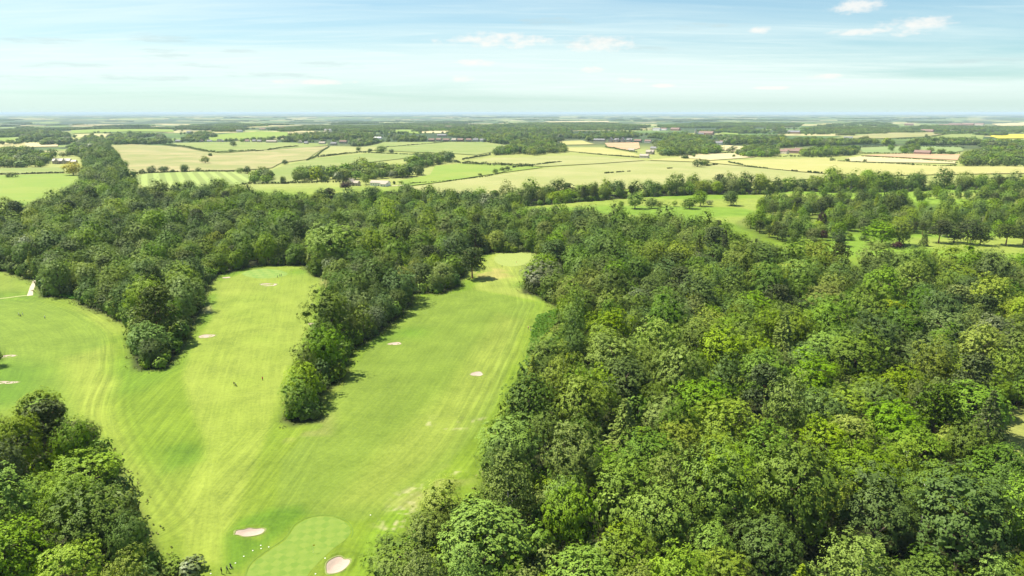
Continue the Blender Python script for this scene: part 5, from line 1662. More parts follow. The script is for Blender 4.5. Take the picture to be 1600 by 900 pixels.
# ------------------------------------------------------------------ hedges
HEDGES = [
    ([(-60, 276), (0, 274), (50, 272.5), (101, 271)], 3.2, 'clipped hedge between the lime pasture and the rough meadow'),
    ([(201, 274), (235, 270.5), (300, 268.5), (368, 269)], 2.6, 'hedge along the top of the striped field'),
    ([(252, 225.5), (285, 230), (320, 237), (336, 239)], 5.5, 'thick hedge running down between the straw and green pastures'),
    ([(337, 239), (360, 237.5), (400, 235.5)], 3.5, 'hedge at the bottom of the green pasture'),
    ([(480, 251.5), (497, 243), (514, 230)], 3.5, 'straight diagonal hedge climbing to the village'),
    ([(497, 245.5), (530, 242), (560, 239)], 3.5, 'hedge branching off the straight diagonal hedge'),
    ([(418, 235.5), (440, 231.5), (466, 229.5)], 4.5, 'hedge with bushes below the long stone terrace'),
    ([(400, 237), (413, 236)], 3.5, 'short piece of hedge below the long stone terrace'),
    ([(556, 238.5), (600, 240.5), (640, 242), (690, 243.5)], 3.0, 'hedge across the foot of the hill field'),
    ([(378, 288.5), (455, 287), (520, 285.5), (548, 285)], 2.6, 'long low hedge left of the farm'),
    ([(700, 255), (735, 257.5), (770, 259.5), (832, 262)], 6.0, 'thick dark hedge running right from the copse'),
    ([(722, 250.5), (752, 245.5), (768, 242.5)], 4.0, 'hedge below the hill field leading to the dark wood'),
    ([(640, 288), (700, 283.5), (760, 276.5), (800, 266.5)], 1.6, 'low thin hedge curving across below the copse'),
    ([(800, 263), (825, 259.5), (850, 257), (878, 253.5)], 2.8, 'hedge ending in the middle of the pale field'),
    ([(905, 239), (940, 242), (985, 245.5), (1002, 246.5)], 2.2, 'hedge in front of the yellow green field'),
    ([(945, 230), (985, 237.5), (996, 239)], 4.0, 'hedge below the tan ploughed field'),
    ([(945, 272), (952, 271.2)], 2.8, 'leftmost of four hedge pieces in the pale field'),
    ([(954, 271.2), (958.5, 270.8)], 2.8, 'second of four hedge pieces in the pale field'),
    ([(963, 270.4), (976, 269.4)], 2.8, 'longest of four hedge pieces in the pale field'),
    ([(981, 269), (985.5, 268.7)], 2.8, 'last of four hedge pieces in the pale field'),
    ([(1104, 260), (1121, 258)], 3.5, 'short hedge right of the spreading lone oak'),
    ([(1138, 254.5), (1150, 257), (1161, 259.5)], 3.5, 'dark slanting hedge right of the oak'),
    ([(1163, 260), (1180, 262.5), (1200, 264.5)], 2.6, 'continuation of the slanting hedge right of the oak'),
    ([(1042, 264.5), (1050, 264)], 2.6, 'short hedge piece left of the spreading oak'),
    ([(1217, 266.5), (1223, 266.8)], 2.4, 'smallest hedge piece on the crop field boundary'),
    ([(1237, 267.6), (1248, 268.3)], 2.6, 'middle hedge piece on the crop field boundary'),
    ([(1261, 269.6), (1284, 271.5)], 2.8, 'long hedge piece on the crop field boundary'),
    ([(1295, 273), (1313, 274.5)], 2.2, 'hedge piece at the foot of the lone fresh tree'),
    ([(1308, 252.5), (1400, 257), (1470, 260.5), (1494, 259.5)], 2.4, 'upper hedge of the wide crop field'),
    ([(1345, 245), (1420, 248.8), (1496, 254.5)], 2.4, 'hedge under the tan bare field'),
    ([(1155, 242), (1200, 245), (1300, 247)], 5.0, 'tall hedge below the red roofed houses'),
    ([(1400, 218), (1450, 216.5), (1486, 210), (1545, 209.5), (1620, 211)], 3.5, 'hedge crossing the far slope at right'),
    ([(1340, 240), (1400, 240.5), (1500, 240.5)], 3.0, 'hedge behind the tan bare field'),
    ([(1320, 230), (1400, 229.5), (1510, 231)], 3.5, 'hedge above the cool green meadow'),
    ([(590, 231.5), (700, 222), (770, 223)], 3.0, 'hedge at the top of the smooth hill field'),
    ([(1080, 241), (1150, 239.5)], 3.0, 'hedge behind the ripe straw field'),
]
for i, (pts, h, lab) in enumerate(HEDGES):
    L = poly_px(pts)
    seg = np.hypot(*np.diff(L, axis=0).T)
    n = int(sum(seg) / 1.3) + 3
    n = min(n, 700)
    cum = np.concatenate([[0], np.cumsum(seg)])
    s = np.sort(rp.uniform(0, cum[-1], n))
    xs, ys = np.interp(s, cum, L[:, 0]), np.interp(s, cum, L[:, 1])
    xs, ys = xs + rp.randn(n) * .5, ys + rp.randn(n) * .5
    hh = h * (.55 + .75 * vnoise(xs, ys, 14, 61)) * rp.uniform(.85, 1.1, n)
    c0 = np.array([xs.mean(), ys.mean()])
    z0 = H1(*c0)
    z = height(xs, ys) - z0
    Cs = [np.stack([xs - c0[0], ys - c0[1], z + hh * f], 1) for f in (.28, .66)]
    C = np.concatenate(Cs)
    R = np.concatenate([hh * .42 + .5, hh * .36 + .35])
    D = unit(np.concatenate([np.tile([0, -.35, .9], (n, 1))] * 2))
    V, tn = sprays(C, R, D, 9, min(.9, .28 * h + .2), rp, .35, 1.0, .6)
    me = quads_mesh('hedge', V, [LEAF['hedge']], tn)
    link('hedge', me, loc=(c0[0], c0[1], z0), label=lab, cat='hedge', group='field hedges')

# ------------------------------------------------------------------ houses and farm buildings
HM = {
    'stone': plain('wall_stone', (.46, .38, .29), .9, .18, .5), 'white': plain('wall_white', (.80, .76, .68), .85, .08, .4), 'brick': plain('wall_brick', (.30, .18, .13), .9, .15, .6),
    'cream': plain('wall_cream', (.62, .54, .43), .85, .1, .4), 'slate': plain('roof_slate', (.20, .195, .20), .8, .2, .6), 'stoneroof': plain('roof_stone', (.36, .31, .25), .9, .2, .6),
    'tile': plain('roof_tile', (.22, .145, .115), .85, .2, .6), 'metal': plain('roof_metal', (.55, .55, .54), .5, .08, .3), 'dark': plain('roof_dark', (.09, .085, .08), .8, .2, .6),
    'glass': plain('window_glass', (.03, .035, .045), .15, .1, 1.0, .5), 'wood': plain('door_wood', (.12, .07, .04), .7, .2, 2.0), 'paleroof': plain('roof_pale', (.62, .56, .48), .85, .1, .4),
    'frame': plain('window_frame_white', (.75, .74, .70), .6, .05, 2.0),
}


def box(bm, x0, x1, y0, y1, z0, z1):
    v = [bm.verts.new(p) for p in ((x0, y0, z0), (x1, y0, z0), (x1, y1, z0), (x0, y1, z0), (x0, y0, z1), (x1, y0, z1), (x1, y1, z1), (x0, y1, z1))]
    for f in ((3, 2, 1, 0), (4, 5, 6, 7), (0, 1, 5, 4), (1, 2, 6, 5), (2, 3, 7, 6), (3, 0, 4, 7)):
        bm.faces.new([v[i] for i in f])


def bm_obj(name, bm, mat, parent):
    bmesh.ops.recalc_face_normals(bm, faces=bm.faces[:])
    me = bpy.data.meshes.new(name)
    bm.to_mesh(me)
    bm.free()
    me.materials.append(mat)
    return link(name, me, parent)


def wing(root, x0, x1, y0, y1, h, pitch, wallm, roofm, axis='x', windows=True, chimneys=1, floors=2, doors=True):
    """one gabled range: walls with gables, overhanging roof slabs, chimneys, windows, door"""
    bm = bmesh.new()
    rise = (y1 - y0 if axis == 'x' else x1 - x0) / 2 * pitch
    b = [bm.verts.new(p) for p in ((x0, y0, -1), (x1, y0, -1), (x1, y1, -1), (x0, y1, -1))]
    t = [bm.verts.new(p) for p in ((x0, y0, h), (x1, y0, h), (x1, y1, h), (x0, y1, h))]
    if axis == 'x':
        g = [bm.verts.new((x0, (y0 + y1) / 2, h + rise)), bm.verts.new((x1, (y0 + y1) / 2, h + rise))]
        for f in ((b[0], b[1], t[1], t[0]), (b[2], b[3], t[3], t[2]), (b[1], b[2], t[2], g[1], t[1]), (b[3], b[0], t[0], g[0], t[3])):
            bm.faces.new(f)
    else:
        g = [bm.verts.new(((x0 + x1) / 2, y0, h + rise)), bm.verts.new(((x0 + x1) / 2, y1, h + rise))]
        for f in ((b[0], b[1], t[1], g[0], t[0]), (b[2], b[3], t[3], g[1], t[2]), (b[1], b[2], t[2], t[1]), (b[3], b[0], t[0], t[3])):
            bm.faces.new(f)
    bm_obj('wall', bm, wallm, root)
    ov, th = .45, .28
    bm = bmesh.new()
    if axis == 'x':
        ym, dz = (y0 + y1) / 2, ov * pitch
        prof = [(y0 - ov, h - dz + .06), (ym, h + rise + .06), (y1 + ov, h - dz + .06), (y1 + ov, h - dz + .06 + th), (ym, h + rise + .06 + th * 1.2), (y0 - ov, h - dz + .06 + th)]
        A = [bm.verts.new((x0 - ov, p[0], p[1])) for p in prof]
        B = [bm.verts.new((x1 + ov, p[0], p[1])) for p in prof]
    else:
        xm, dz = (x0 + x1) / 2, ov * pitch
        prof = [(x0 - ov, h - dz + .06), (xm, h + rise + .06), (x1 + ov, h - dz + .06), (x1 + ov, h - dz + .06 + th), (xm, h + rise + .06 + th * 1.2), (x0 - ov, h - dz + .06 + th)]
        A = [bm.verts.new((p[0], y0 - ov, p[1])) for p in prof]
        B = [bm.verts.new((p[0], y1 + ov, p[1])) for p in prof]
    for i in range(6):
        bm.faces.new((A[i], A[(i + 1) % 6], B[(i + 1) % 6], B[i]))
    for S in (A, B):
        bm.faces.new((S[0], S[1], S[4], S[5]))
        bm.faces.new((S[1], S[2], S[3], S[4]))
    roof = bm_obj('roof', bm, roofm, root)
    for c in range(chimneys):
        bm = bmesh.new()
        if axis == 'x':
            cx, cy = (x0 + .9 if c == 0 else x1 - .9), (y0 + y1) / 2
        else:
            cx, cy = (x0 + x1) / 2, (y0 + .9 if c == 0 else y1 - .9)
        box(bm, cx - .55, cx + .55, cy - .45, cy + .45, h + rise - .6, h + rise + 1.5)
        box(bm, cx - .65, cx + .65, cy - .55, cy + .55, h + rise + 1.5, h + rise + 1.75)
        box(bm, cx - .18, cx + .18, cy - .18, cy + .18, h + rise + 1.75, h + rise + 2.2)
        bm_obj('chimney', bm, wallm, roof)
    if windows:
        n = max(2, int((x1 - x0) / 3.4))
        for fl in range(floors):
            zc = h * (fl + .55) / floors
            for i in range(n):
                xc = x0 + (x1 - x0) * (i + .5) / n
                if doors and fl == 0 and i == n // 2:
                    bm = bmesh.new()
                    box(bm, xc - .5, xc + .5, y0 - .10, y0 + .05, 0, 2.1)
                    bm_obj('door', bm, HM['wood'], root)
                    continue
                bm = bmesh.new()
                w2, h2 = .62, .62
                box(bm, xc - w2, xc + w2, y0 - .05, y0 + .05, zc - h2, zc + h2)
                win = bm_obj('window', bm, HM['glass'], root)
                bm = bmesh.new()
                box(bm, xc - w2 - .1, xc + w2 + .1, y0 - .16, y0 - .003, zc - h2 - .14, zc - h2 - .003)
                box(bm, xc - w2 - .1, xc + w2 + .1, y0 - .10, y0 - .003, zc + h2 + .003, zc + h2 + .12)
                bm_obj('sill', bm, HM['frame'], win)


def house(px, py, ranges, wallm, roofm, label, yaw=0.0, name='house', cat='house', windows=True, group=None, chimneys=1, floors=2):
    """ranges: (centre x, centre y, width, depth, eaves height, roof pitch, ridge axis) in metres"""
    x, y, z = at(px, py)
    root = link(name, None, loc=(x, y, z), rz=yaw - .45 - math.atan2(x, y) * .8, label=label, cat=cat, group=group)
    for (cx, cy, w, d, h, p, ax) in ranges:
        wing(root, cx - w / 2, cx + w / 2, cy - d / 2, cy + d / 2, h, p, HM[wallm], HM[roofm], ax, windows, chimneys, floors)
    return root


house(96, 256, [(0, 4, 34, 10, 6, .8, 'x'), (-6, -1.5, 8, 9, 6.2, 1.0, 'y'), (8, -1.2, 7, 8, 6.2, 1.0, 'y'), (23, 3, 11, 8, 4.5, .7, 'x')], 'stone', 'paleroof', 'large pale roofed stone house among trees behind the golden tree', .05)
house(547, 290, [(0, 3, 9, 9, 5, .85, 'y'), (8, 4, 9, 7, 4, .75, 'x')], 'stone', 'stoneroof', 'stone farm cottage with a tall gable beside the lone reddish tree', -.15)
house(592, 290.5, [(0, 4, 27, 10, 4.2, .55, 'x'), (10, -3, 8, 6, 3.2, .5, 'x')], 'white', 'stoneroof', 'long white walled barn right of the farm cottage', -.05, 'barn', 'barn', True, None, 0, 1)
house(279, 222, [(0, 3, 24, 11, 4, .8, 'x')], 'stone', 'slate', 'grey roofed house at the left end of the pasture row')
house(314, 222.5, [(0, 3, 11, 10, 6, .9, 'y')], 'stone', 'tile', 'narrow gabled house half hidden by trees left of the white house')
house(327, 222.5, [(0, 3, 17, 10, 6, .6, 'x')], 'white', 'slate', 'bright white house in the row above the green pasture')
house(343, 222.5, [(-5, 3, 10, 10, 6, 1.0, 'y'), (6, 3, 10, 10, 6, 1.0, 'y'), (0, 6, 26, 8, 5.5, .7, 'x')], 'cream', 'slate', 'house with two gables right of the bright white house')
house(386, 222.5, [(0, 3, 14, 10, 5.5, .9, 'x')], 'cream', 'tile', 'cream house right of the clipped dark trees')
house(397, 222.5, [(0, 3, 12, 10, 5.5, .9, 'x')], 'stone', 'slate', 'stone house left of the long terrace')
house(374, 206.5, [(0, 3, 30, 14, 7, .6, 'x')], 'white', 'slate', 'white farm buildings on the ridge behind the row')
house(410, 203.5, [(0, 3, 34, 14, 7, .7, 'x')], 'cream', 'tile', 'cream building among trees on the ridge right of the white farm')
house(424, 223.5, [(0, 3, 38, 10, 6, .7, 'x')], 'stone', 'stoneroof', 'long stone terrace below the ridge')
house(405, 223, [(0, 3, 14, 10, 6, .8, 'x')], 'stone', 'slate', 'short stone house beside the long terrace')
house(468, 224.5, [(0, 3, 13, 10, 6, 1.0, 'y')], 'cream', 'stoneroof', 'cream gabled house right of the round trees')
house(478, 225.5, [(0, 3, 13, 10, 5, .9, 'x')], 'stone', 'slate', 'small stone house between the gabled house and the tree')
house(503, 226, [(0, 3, 22, 10, 6, .8, 'x')], 'cream', 'stoneroof', 'cream row of cottages at the top of the diagonal hedge')
house(521, 227, [(0, 3, 20, 10, 6, .8, 'x')], 'stone', 'slate', 'stone row of cottages right of the cream row')
house(536, 224, [(0, 3, 26, 11, 6, .8, 'x')], 'stone', 'tile', 'brown roofed house behind the rows of cottages')
house(590, 217.5, [(0, 4, 30, 14, 5, .5, 'x')], 'white', 'metal', 'pale metal roofed shed between dark trees', 0, 'shed', 'shed', False, None, 0, 1)
for i, (px, py, w, wl, rf, lab) in enumerate([
        (674, 221, 22, 'brick', 'tile', 'first brick house from the left above the hill field'), (685, 220.5, 20, 'stone', 'tile', 'second house from the left above the hill field'),
        (697, 221, 24, 'brick', 'tile', 'third house from the left above the hill field'), (709, 221, 18, 'cream', 'stoneroof', 'fourth house from the left above the hill field'),
        (719, 221, 24, 'brick', 'tile', 'fifth house from the left above the hill field'), (732, 221, 20, 'stone', 'tile', 'sixth house from the left above the hill field'),
        (743, 221, 20, 'cream', 'slate', 'seventh house from the left above the hill field'), (755, 221.5, 24, 'white', 'slate', 'last pale house at the right end above the hill field'),
        (690, 213.5, 44, 'stone', 'slate', 'long grey roof behind the brick houses at left'), (722, 213.5, 50, 'stone', 'stoneroof', 'long grey roof behind the brick houses at right')]):
    house(px, py, [(0, 3, w, 10, 6, .9, 'x' if i % 3 else 'x')], wl, rf, lab, random.Random(i).uniform(-.2, .2), group='houses above the hill field')
house(840, 231, [(0, 3, 14, 10, 5, .7, 'x')], 'cream', 'slate', 'small roof showing in the dark wood right of the hill field')
house(936, 221, [(0, 3, 44, 12, 6, .6, 'x')], 'stone', 'slate', 'long grey farm range left of the tall stone houses')
for i, (px, w, lab) in enumerate([(954, 16, 'leftmost tall stone house above the ploughed field'), (963, 16, 'second tall stone house above the ploughed field'), (972, 18, 'third tall stone house above the ploughed field'), (983, 20, 'rightmost tall stone house above the ploughed field')]):
    house(px, 222.3, [(0, 3, w, 11, 8, 1.0, 'x' if i % 2 else 'y'), (w * .25, -2, 6, 6, 7.5, 1.1, 'y')], 'stone', 'slate', lab, group='tall stone houses', chimneys=2)
house(996, 222, [(0, 3, 26, 11, 5, .8, 'x')], 'brick', 'tile', 'brown roofed building right of the tall stone houses')
house(1006, 247, [(0, 3, 21, 10, 5.5, .7, 'x')], 'cream', 'stoneroof', 'nearest farm building with cream wall at the field corner')
house(1015, 241, [(0, 3, 20, 10, 6, .9, 'x'), (6, -3, 7, 8, 5, .9, 'y')], 'stone', 'stoneroof', 'farmhouse behind the nearest cream farm building')
house(1022, 235, [(0, 3, 22, 12, 6, .7, 'x')], 'cream', 'slate', 'pale upper farm building beside the trees')
house(986, 236.5, [(0, 3, 16, 9, 4, .7, 'x')], 'white', 'stoneroof', 'low white cottage at the foot of the ploughed field')
for (px, py, w, wl, rf, lab) in [
        (1043, 226, 26, 'white', 'slate', 'white house deep in the village trees'), (1055, 225.5, 20, 'white', 'tile', 'white house with red roof in the village trees'),
        (1026, 204, 50, 'white', 'slate', 'left white building on the far side of the village'), (1037, 203.5, 40, 'white', 'tile', 'right white building on the far side of the village'),
        (1055, 204, 60, 'brick', 'tile', 'long brick building on the far side of the village'), (1103, 211, 70, 'brick', 'tile', 'long red roofed building beside the church'),
        (1100, 225, 40, 'brick', 'tile', 'red roofed house in front of the church'), (1110, 224, 30, 'brick', 'tile', 'brick house right of the red roofed one before the church'),
        (1120, 226, 34, 'white', 'slate', 'white house with pale front below the church'), (1130, 224.5, 26, 'cream', 'tile', 'cream house at the right end of the village'),
        (1178, 224.5, 26, 'white', 'slate', 'white house half hidden in trees right of the village'), (1012, 223, 24, 'cream', 'tile', 'cream house left in the village trees'),
        (1216, 238.5, 24, 'brick', 'tile', 'leftmost red roofed house above the crop field'), (1224, 240, 22, 'cream', 'tile', 'second red roofed house above the crop field'),
        (1232, 238, 26, 'brick', 'tile', 'third red roofed house above the crop field'), (1241, 239.5, 26, 'brick', 'tile', 'fourth red roofed house above the crop field'),
        (1247, 237, 20, 'white', 'tile', 'rightmost red roofed house with white wall above the crop field'), (1240, 209, 60, 'brick', 'slate', 'lone brick building on the far wooded rise'),
        (1325, 217.5, 30, 'white', 'slate', 'small white house on the far slope'), (1448, 207, 60, 'brick', 'tile', 'brown farm on the far straw slope'),
        (1490, 207, 36, 'white', 'slate', 'bright white house on the far slope at right'), (1420, 196, 70, 'brick', 'tile', 'left red roofed building in the distant town'),
        (1476, 198, 80, 'brick', 'tile', 'second red roofed building in the distant town'), (1492, 196.5, 90, 'brick', 'tile', 'third red roofed building in the distant town'),
        (1512, 196, 90, 'brick', 'tile', 'fourth red roofed building in the distant town'), (1530, 195.5, 80, 'cream', 'tile', 'last red roofed building in the distant town'),
        (440, 202, 50, 'cream', 'tile', 'cream building in the woods beyond the terrace'), (482, 202.5, 50, 'white', 'tile', 'white building in the woods beyond the terrace'),
        (512, 206, 40, 'white', 'slate', 'white cottage in trees above the cottages'), (630, 218, 22, 'white', 'slate', 'white cottage among trees left of the brick houses'),
        (295, 208, 20, 'white', 'slate', 'small white house on the ridge above the grey roof'), (665, 200.5, 60, 'cream', 'tile', 'tan farm left of the distant dark wood'), (700, 200, 50, 'brick', 'tile', 'brick farm at the edge of the distant dark wood')]:
    house(px, py, [(0, 3, w, max(10, w * .3), 6 if w < 40 else 9, .8, 'x')], wl, rf, lab, random.Random(px).uniform(-.25, .25), windows=w < 40, group='houses of the distant villages')
house(1287, 243.5, [(0, 4, 26, 13, 5, .5, 'x')], 'stone', 'slate', 'left grey barn above the crop field', .1, 'barn', 'barn', False, 'grey barns', 0, 1)
house(1297, 242.5, [(0, 4, 22, 12, 5, .5, 'x')], 'stone', 'metal', 'right pale grey barn above the crop field', .1, 'barn', 'barn', False, 'grey barns', 0, 1)
house(1440, 241.5, [(0, 4, 36, 13, 5.5, .75, 'x')], 'brick', 'tile', 'long red roofed brick barn beside the tan field', .0, 'barn', 'barn', True, None, 0, 1)
house(1545, 292, [(0, 2, 9, 5, 2.6, .45, 'x')], 'white', 'dark', 'small white hut in front of the hedge wood', .0, 'hut', 'hut', False, None, 0, 1)
# church with a spire
x, y, z = at(1089, 212)
root = link('church', None, loc=(x, y, z), label='small church with a pointed spire in the far village', cat='church')
wing(root, -3, 30, -5, 6, 8, .9, HM['stone'], HM['slate'], 'x', False, 0)
bm = bmesh.new()
box(bm, -10, -3.2, -4, 3, -1, 20)
bm_obj('tower', bm, HM['stone'], root)
bm = bmesh.new()
base = [bm.verts.new((-6.6 + 3.6 * math.cos(a), -.5 + 3.6 * math.sin(a), 20.02)) for a in np.linspace(0, 2 * math.pi, 8, endpoint=False)]
tip = bm.verts.new((-6.6, -.5, 38))
for i in range(8):
    bm.faces.new((base[i], base[(i + 1) % 8], tip))
bm_obj('spire', bm, HM['slate'], root)

# ------------------------------------------------------------------ golfers
skin = plain('skin', (.50, .30, .21), .6, .05, 4)
hair = plain('hair', (.05, .035, .025), .7, .1, 8)
CLOTH = {n: plain('cloth_' + n, c, .85, .08, 6) for n, c in {
    'red': (.55, .05, .04), 'black': (.018, .018, .02), 'navy': (.025, .035, .07), 'white': (.75, .74, .72), 'grey': (.25, .26, .28), 'beige': (.45, .37, .26), 'pink': (.62, .28, .26), 'blue': (.08, .16, .36), 'green': (.05, .14, .07)}.items()}


def body_mesh(pose):
    """one continuous figure grown round a skeleton, about 1.75 m tall"""
    J = {'pelvis': (0, 0, .95), 'waist': (0, .0, 1.08), 'chest': (0, .0, 1.32), 'neck': (0, .0, 1.48), 'head': (0, -.02, 1.60), 'crown': (0, -.01, 1.70)}
    for s, sg in (('l', -1), ('r', 1)):
        f = pose['leg'] * sg
        J['hip' + s] = (.10 * sg, 0, .90)
        J['knee' + s] = (.11 * sg, -.04 - f * .16, .50)
        J['ankle' + s] = (.12 * sg, .02 - f * .30, .09)
        J['toe' + s] = (.13 * sg, -.15 - f * .30, .035)
        J['sho' + s] = (.18 * sg, 0, 1.42)
        a = pose['arm'] * sg
        J['elb' + s] = (.25 * sg if not pose['putt'] else .20 * sg, .03 + a * .12 - (.10 if pose['putt'] else 0), 1.14)
        J['wri' + s] = (.24 * sg if not pose['putt'] else .04 * sg, -.07 + a * .22 - (.20 if pose['putt'] else 0), .90)
        J['hand' + s] = (.235 * sg if not pose['putt'] else .02 * sg, -.10 + a * .24 - (.22 if pose['putt'] else 0), .81)
    if pose['putt']:
        for k in list(J):
            x, y, z = J[k]
            if z > .97 or k.startswith(('elb', 'wri', 'hand')):
                c, s_ = math.cos(.45), math.sin(.45)
                yy, zz = y, z - .95
                J[k] = (x, yy * c - zz * s_, .95 + yy * s_ + zz * c)
    names = list(J)
    R = {'pelvis': .145, 'waist': .13, 'chest': .155, 'neck': .06, 'head': .095, 'crown': .075}
    for s in 'lr':
        R.update({'hip' + s: .095, 'knee' + s: .062, 'ankle' + s: .042, 'toe' + s: .038, 'sho' + s: .068, 'elb' + s: .044, 'wri' + s: .03, 'hand' + s: .04})
    E = [('pelvis', 'waist'), ('waist', 'chest'), ('chest', 'neck'), ('neck', 'head'), ('head', 'crown')]
    for s in 'lr':
        E += [('pelvis', 'hip' + s), ('hip' + s, 'knee' + s), ('knee' + s, 'ankle' + s), ('ankle' + s, 'toe' + s), ('chest', 'sho' + s), ('sho' + s, 'elb' + s), ('elb' + s, 'wri' + s), ('wri' + s, 'hand' + s)]
    me = bpy.data.meshes.new('skeleton')
    me.from_pydata([J[n] for n in names], [(names.index(a), names.index(b)) for a, b in E], [])
    o = bpy.data.objects.new('skeleton', me)
    COL.objects.link(o)
    md = o.modifiers.new('skin', 'SKIN')
    for i, n in enumerate(names):
        v = me.skin_vertices[0].data[i]
        v.radius = (R[n], R[n])
        v.use_root = (n == 'pelvis')
    o.modifiers.new('smooth', 'SUBSURF').levels = 1
    dg = bpy.context.evaluated_depsgraph_get()
    out = bpy.data.meshes.new_from_object(o.evaluated_get(dg))
    bpy.data.objects.remove(o)
    for k in range(4):
        out.materials.append(skin)
    wr = [Vector(J['wri' + s]) for s in 'lr']
    hd = Vector(J['head'])
    for p in out.polygons:
        c = p.center
        near_hand = min((c - w).length for w in wr) < .12 and (c - Vector(J['pelvis'])).length > .15
        if c.z < .08:
            p.material_index = 3
        elif near_hand:
            p.material_index = 0
        elif c.z < .98:
            p.material_index = 2
        elif (c - Vector(J['neck'])).length < .06 or (c - hd).length < .145:
            p.material_index = 0
        else:
            p.material_index = 1
        p.use_smooth = True
    return out, J


POSES = {k: body_mesh(p) for k, p in {'stand': dict(leg=.25, arm=.2, putt=False), 'walk': dict(leg=1.0, arm=1.0, putt=False), 'putt': dict(leg=.3, arm=0, putt=True)}.items()}
metal = plain('club_steel', (.5, .5, .52), .3, .05, 4)
rubber = plain('tyre_rubber', (.02, .02, .02), .7, .1, 4)


def head_cap(J, bm):
    h = Vector(J['head']) + Vector((0, .015, .045))
    bmesh.ops.create_uvsphere(bm, u_segments=12, v_segments=8, radius=.112, matrix=Matrix.Translation(h))
    bmesh.ops.delete(bm, geom=[v for v in bm.verts if v.co.z < h.z - .015], context='VERTS')


def person(px, py, pose, shirt, legs, label, yaw, cap='hair', club=False, jitter=(0, 0)):
    x, y, z = at(px, py)
    x, y = x + jitter[0], y + jitter[1]
    z = H1(x, y)
    root = link('person', None, loc=(x, y, z + .005), rz=yaw, label=label, cat='person', group='golfers')
    me, J = POSES[pose]
    b = link('body', me, root)
    for i, m in enumerate((skin, CLOTH[shirt], CLOTH[legs], CLOTH['black'])):
        b.material_slots[i].link = 'OBJECT'
        b.material_slots[i].material = m
    bm = bmesh.new()
    head_cap(J, bm)
    bm_obj('hair' if cap == 'hair' else 'cap', bm, hair if cap == 'hair' else CLOTH[cap], root)
    if club:
        hand = J['handr']
        V = tube_quads([hand, (hand[0] - .05, hand[1] - .25, .03)], [.016, .01], 6)
        c = link('golf_club', quads_mesh('golf_club', V, [metal]), loc=root.matrix_basis @ Vector((0, 0, 0)), rz=yaw, label='golf club held by the person putting on the far checkered green', cat='club', group='golf clubs')
    return root


def trolley(px, py, colour, label, yaw, jitter=(0, 0)):
    x, y, z = at(px, py)
    x, y = x + jitter[0], y + jitter[1]
    root = link('golf_trolley', None, loc=(x, y, H1(x, y)), rz=yaw, label=label, cat='golf trolley', group='golf trolleys')
    bag = tube_quads([(0, -.05, .22), (0, 0, .3), (0, .22, .9), (0, .30, 1.1)], [.10, .16, .17, .17], 10)
    link('bag', quads_mesh('bag', bag, [CLOTH[colour]]), root)
    fr = np.concatenate([tube_quads([(0, -.1, .2), (0, .25, .62), (0, -.45, 1.05)], [.02, .02, .02]), tube_quads([(-.32, .05, .16), (.32, .05, .16)], [.018, .018])])
    link('frame', quads_mesh('frame', fr, [metal]), root)
    for s in (-1, 1):
        w = tube_quads([(.32 * s - .03, .05, .16), (.32 * s + .03, .05, .16)], [.16, .16], 14)
        hub = tube_quads([(.32 * s - .028, .05, .16), (.32 * s + .028, .05, .16)], [.15, .02], 14)
        link('wheel', quads_mesh('wheel', np.concatenate([w, hub]), [rubber]), root)
    cl = np.concatenate([tube_quads([(.06 * math.cos(a), .30 + .06 * math.sin(a), 1.05), (.09 * math.cos(a), .37 + .06 * math.sin(a), 1.30)], [.012, .028], 5) for a in (0, 1.3, 2.6, 3.9, 5.2)])
    link('club_heads', quads_mesh('club_heads', cl, [metal]), root)
    return root


person(346.5, 897, 'stand', 'black', 'black', 'person in black at the bottom edge, left of the pair by the near green', 2.5, 'black')
person(352.5, 896, 'walk', 'navy', 'black', 'person in dark navy at the bottom edge, right of the pair by the near green', 2.2, 'hair', jitter=(.3, .3))
trolley(352.5, 893, 'black', 'dark golf bag on a trolley beside the pair by the near green', 1.0, (.9, 1.0))
person(366, 603, 'walk', 'black', 'black', 'person in black walking up the middle fairway', 3.0, 'black')
trolley(366, 603, 'black', 'dark golf bag trolley pulled by the walker in black', 2.8, (.85, -.2))
person(410.5, 595, 'stand', 'red', 'black', 'person in a red top and black trousers on the middle fairway', 2.9, 'hair')
person(433.5, 434, 'putt', 'black', 'black', 'person bending over a putt on the far checkered green', 1.5, 'black', True)
person(437.5, 432, 'stand', 'navy', 'black', 'left person of two standing upright on the far checkered green', -2.0, 'hair')
person(440, 431.5, 'stand', 'black', 'navy', 'right person of two standing upright on the far checkered green', -1.6, 'black')
person(784.5, 418, 'stand', 'green', 'black', 'lone person standing on the pale top green', .4, 'hair')
person(825.5, 515, 'walk', 'pink', 'black', 'person in pink walking by the bracken', 2.6, 'white')
person(829.5, 514.5, 'walk', 'black', 'beige', 'person in black top and beige trousers beside the bracken', 2.8, 'hair')
trolley(828.5, 517, 'white', 'white golf bag trolley between the two walkers by the bracken', 2.2, (.3, -.3))
person(29.5, 494, 'walk', 'white', 'black', 'left person of the pair in white tops on the left fairway', -1.2, 'white')
person(35.5, 493, 'walk', 'white', 'grey', 'right person of the pair in white tops on the left fairway', -1.0, 'hair')
trolley(32.5, 494.5, 'black', 'dark golf bag trolley between the pair in white tops', 1.4)
person(70.5, 498.5, 'stand', 'white', 'navy', 'lone person in white right of the pair on the left fairway', -2.4, 'white')

# flagsticks
flag_red = plain('flag_cloth', (.62, .06, .05), .8, .1, 3)
flag_yellow = plain('flag_cloth_yellow', (.75, .62, .10), .8, .1, 3)
pole_m = plain('flag_pole', (.70, .68, .55), .5, .05, 3)


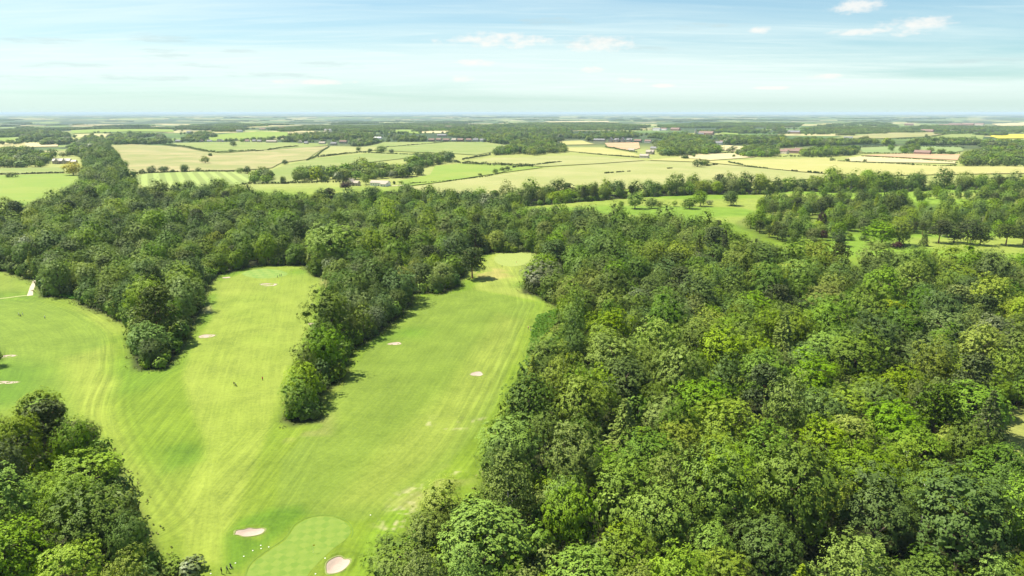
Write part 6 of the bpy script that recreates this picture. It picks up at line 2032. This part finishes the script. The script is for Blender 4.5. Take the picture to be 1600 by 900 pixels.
def flagstick(px, py, m, label):
    x, y, z = at(px, py)
    root = link('flagstick', None, loc=(x, y, z), rz=.4, label=label, cat='flagstick', group='flagsticks')
    link('pole', quads_mesh('pole', tube_quads([(0, 0, -.1), (0, 0, 1.1), (0, 0, 2.2)], [.025, .022, .018], 8), [pole_m]), root)
    Vs = []
    for sgn, off in ((1, .006), (-1, -.006)):
        for i in range(6):
            a, b = .5 * i / 6, .5 * (i + 1) / 6
            wa, wb = .05 * math.sin(a * 11), .05 * math.sin(b * 11)
            q = [(.02 + a, wa + off, 1.82), (.02 + b, wb + off, 1.82), (.02 + b, wb + off, 2.17), (.02 + a, wa + off, 2.17)]
            Vs.append(q if sgn < 0 else q[::-1])
    link('flag', quads_mesh('flag', np.array(Vs), [m]), root)


flagstick(489.5, 864, flag_yellow, 'thin flagstick with a small yellow flag on the nearest green')
flagstick(456, 427, flag_yellow, 'flagstick at the right side of the far checkered green')
flagstick(806, 414, flag_red, 'flagstick on the pale top green')

# white markers left along the fringe of the near green
marker = plain('marker_white', (.80, .78, .72), .6, .06, 5)
MARKS = [(407.5, 852.5, 'topmost white marker on the turf between near bunker and green'), (408, 857.5, 'second white marker below the near bunker'), (420, 855, 'white marker closest to the green edge'),
         (395, 860.5, 'white marker below the right end of the near bunker'), (381, 869.5, 'white marker halfway between near bunker and the pair of people'), (368, 880, 'larger white marker just above the pair of people'),
         (361, 887.5, 'white marker beside the pair of people'), (329.5, 896.5, 'white marker left of the pair of people'), (508, 872.5, 'white marker left of the large near bunker'),
         (493, 897, 'white marker under the large near bunker'), (579, 805, 'white marker on the fairway above the near green')]
for i, (px, py, lab) in enumerate(MARKS):
    x, y, z = at(px, py)
    bm = bmesh.new()
    bmesh.ops.create_icosphere(bm, subdivisions=2, radius=.17)
    rg = np.random.RandomState(i)
    for v in bm.verts:
        v.co *= 1 + .18 * (rg.rand() - .5)
        v.co.z = max(-.03, v.co.z * .7)
    for f in bm.faces:
        f.smooth = True
    me = bpy.data.meshes.new('white_marker')
    bm.to_mesh(me)
    bm.free()
    me.materials.append(marker)
    link('white_marker', me, loc=(x, y, z + .03), rz=i * 1.3, label=lab, cat='marker', group='white markers on the grass')

# a dead branching trunk sticking out of the big wood
x, y, z = at(1503, 800, 4)
rg = np.random.RandomState(5)
root = link('dead_tree', None, loc=(x, y, H1(x, y)), label='bare pale dead trunk showing in the lower right of the wood', cat='tree')
link('trunk', quads_mesh('trunk', trunk_quads(rg, 15, 5, .24, 1.0, 7), [plain('dead_wood', (.42, .37, .32), .9, .2, 3)]), root)

# ------------------------------------------------------------------ summer haze lying over the plain
hz, t = material('summer_haze')
pv = t.n('ShaderNodeVolumePrincipled', {'Color': (.62, .79, .92, 1), 'Density': 4.4e-5, 'Anisotropy': .0})
t.n('ShaderNodeOutputMaterial', {1: pv})
bm = bmesh.new()
box(bm, -150000, 150000, -150000, 150000, -60, 112)
me = bpy.data.meshes.new('haze')
bmesh.ops.recalc_face_normals(bm, faces=bm.faces[:])
bm.to_mesh(me)
bm.free()
me.materials.append(hz)
link('haze', me, label='thin bluish summer haze over the plain', kind='stuff')
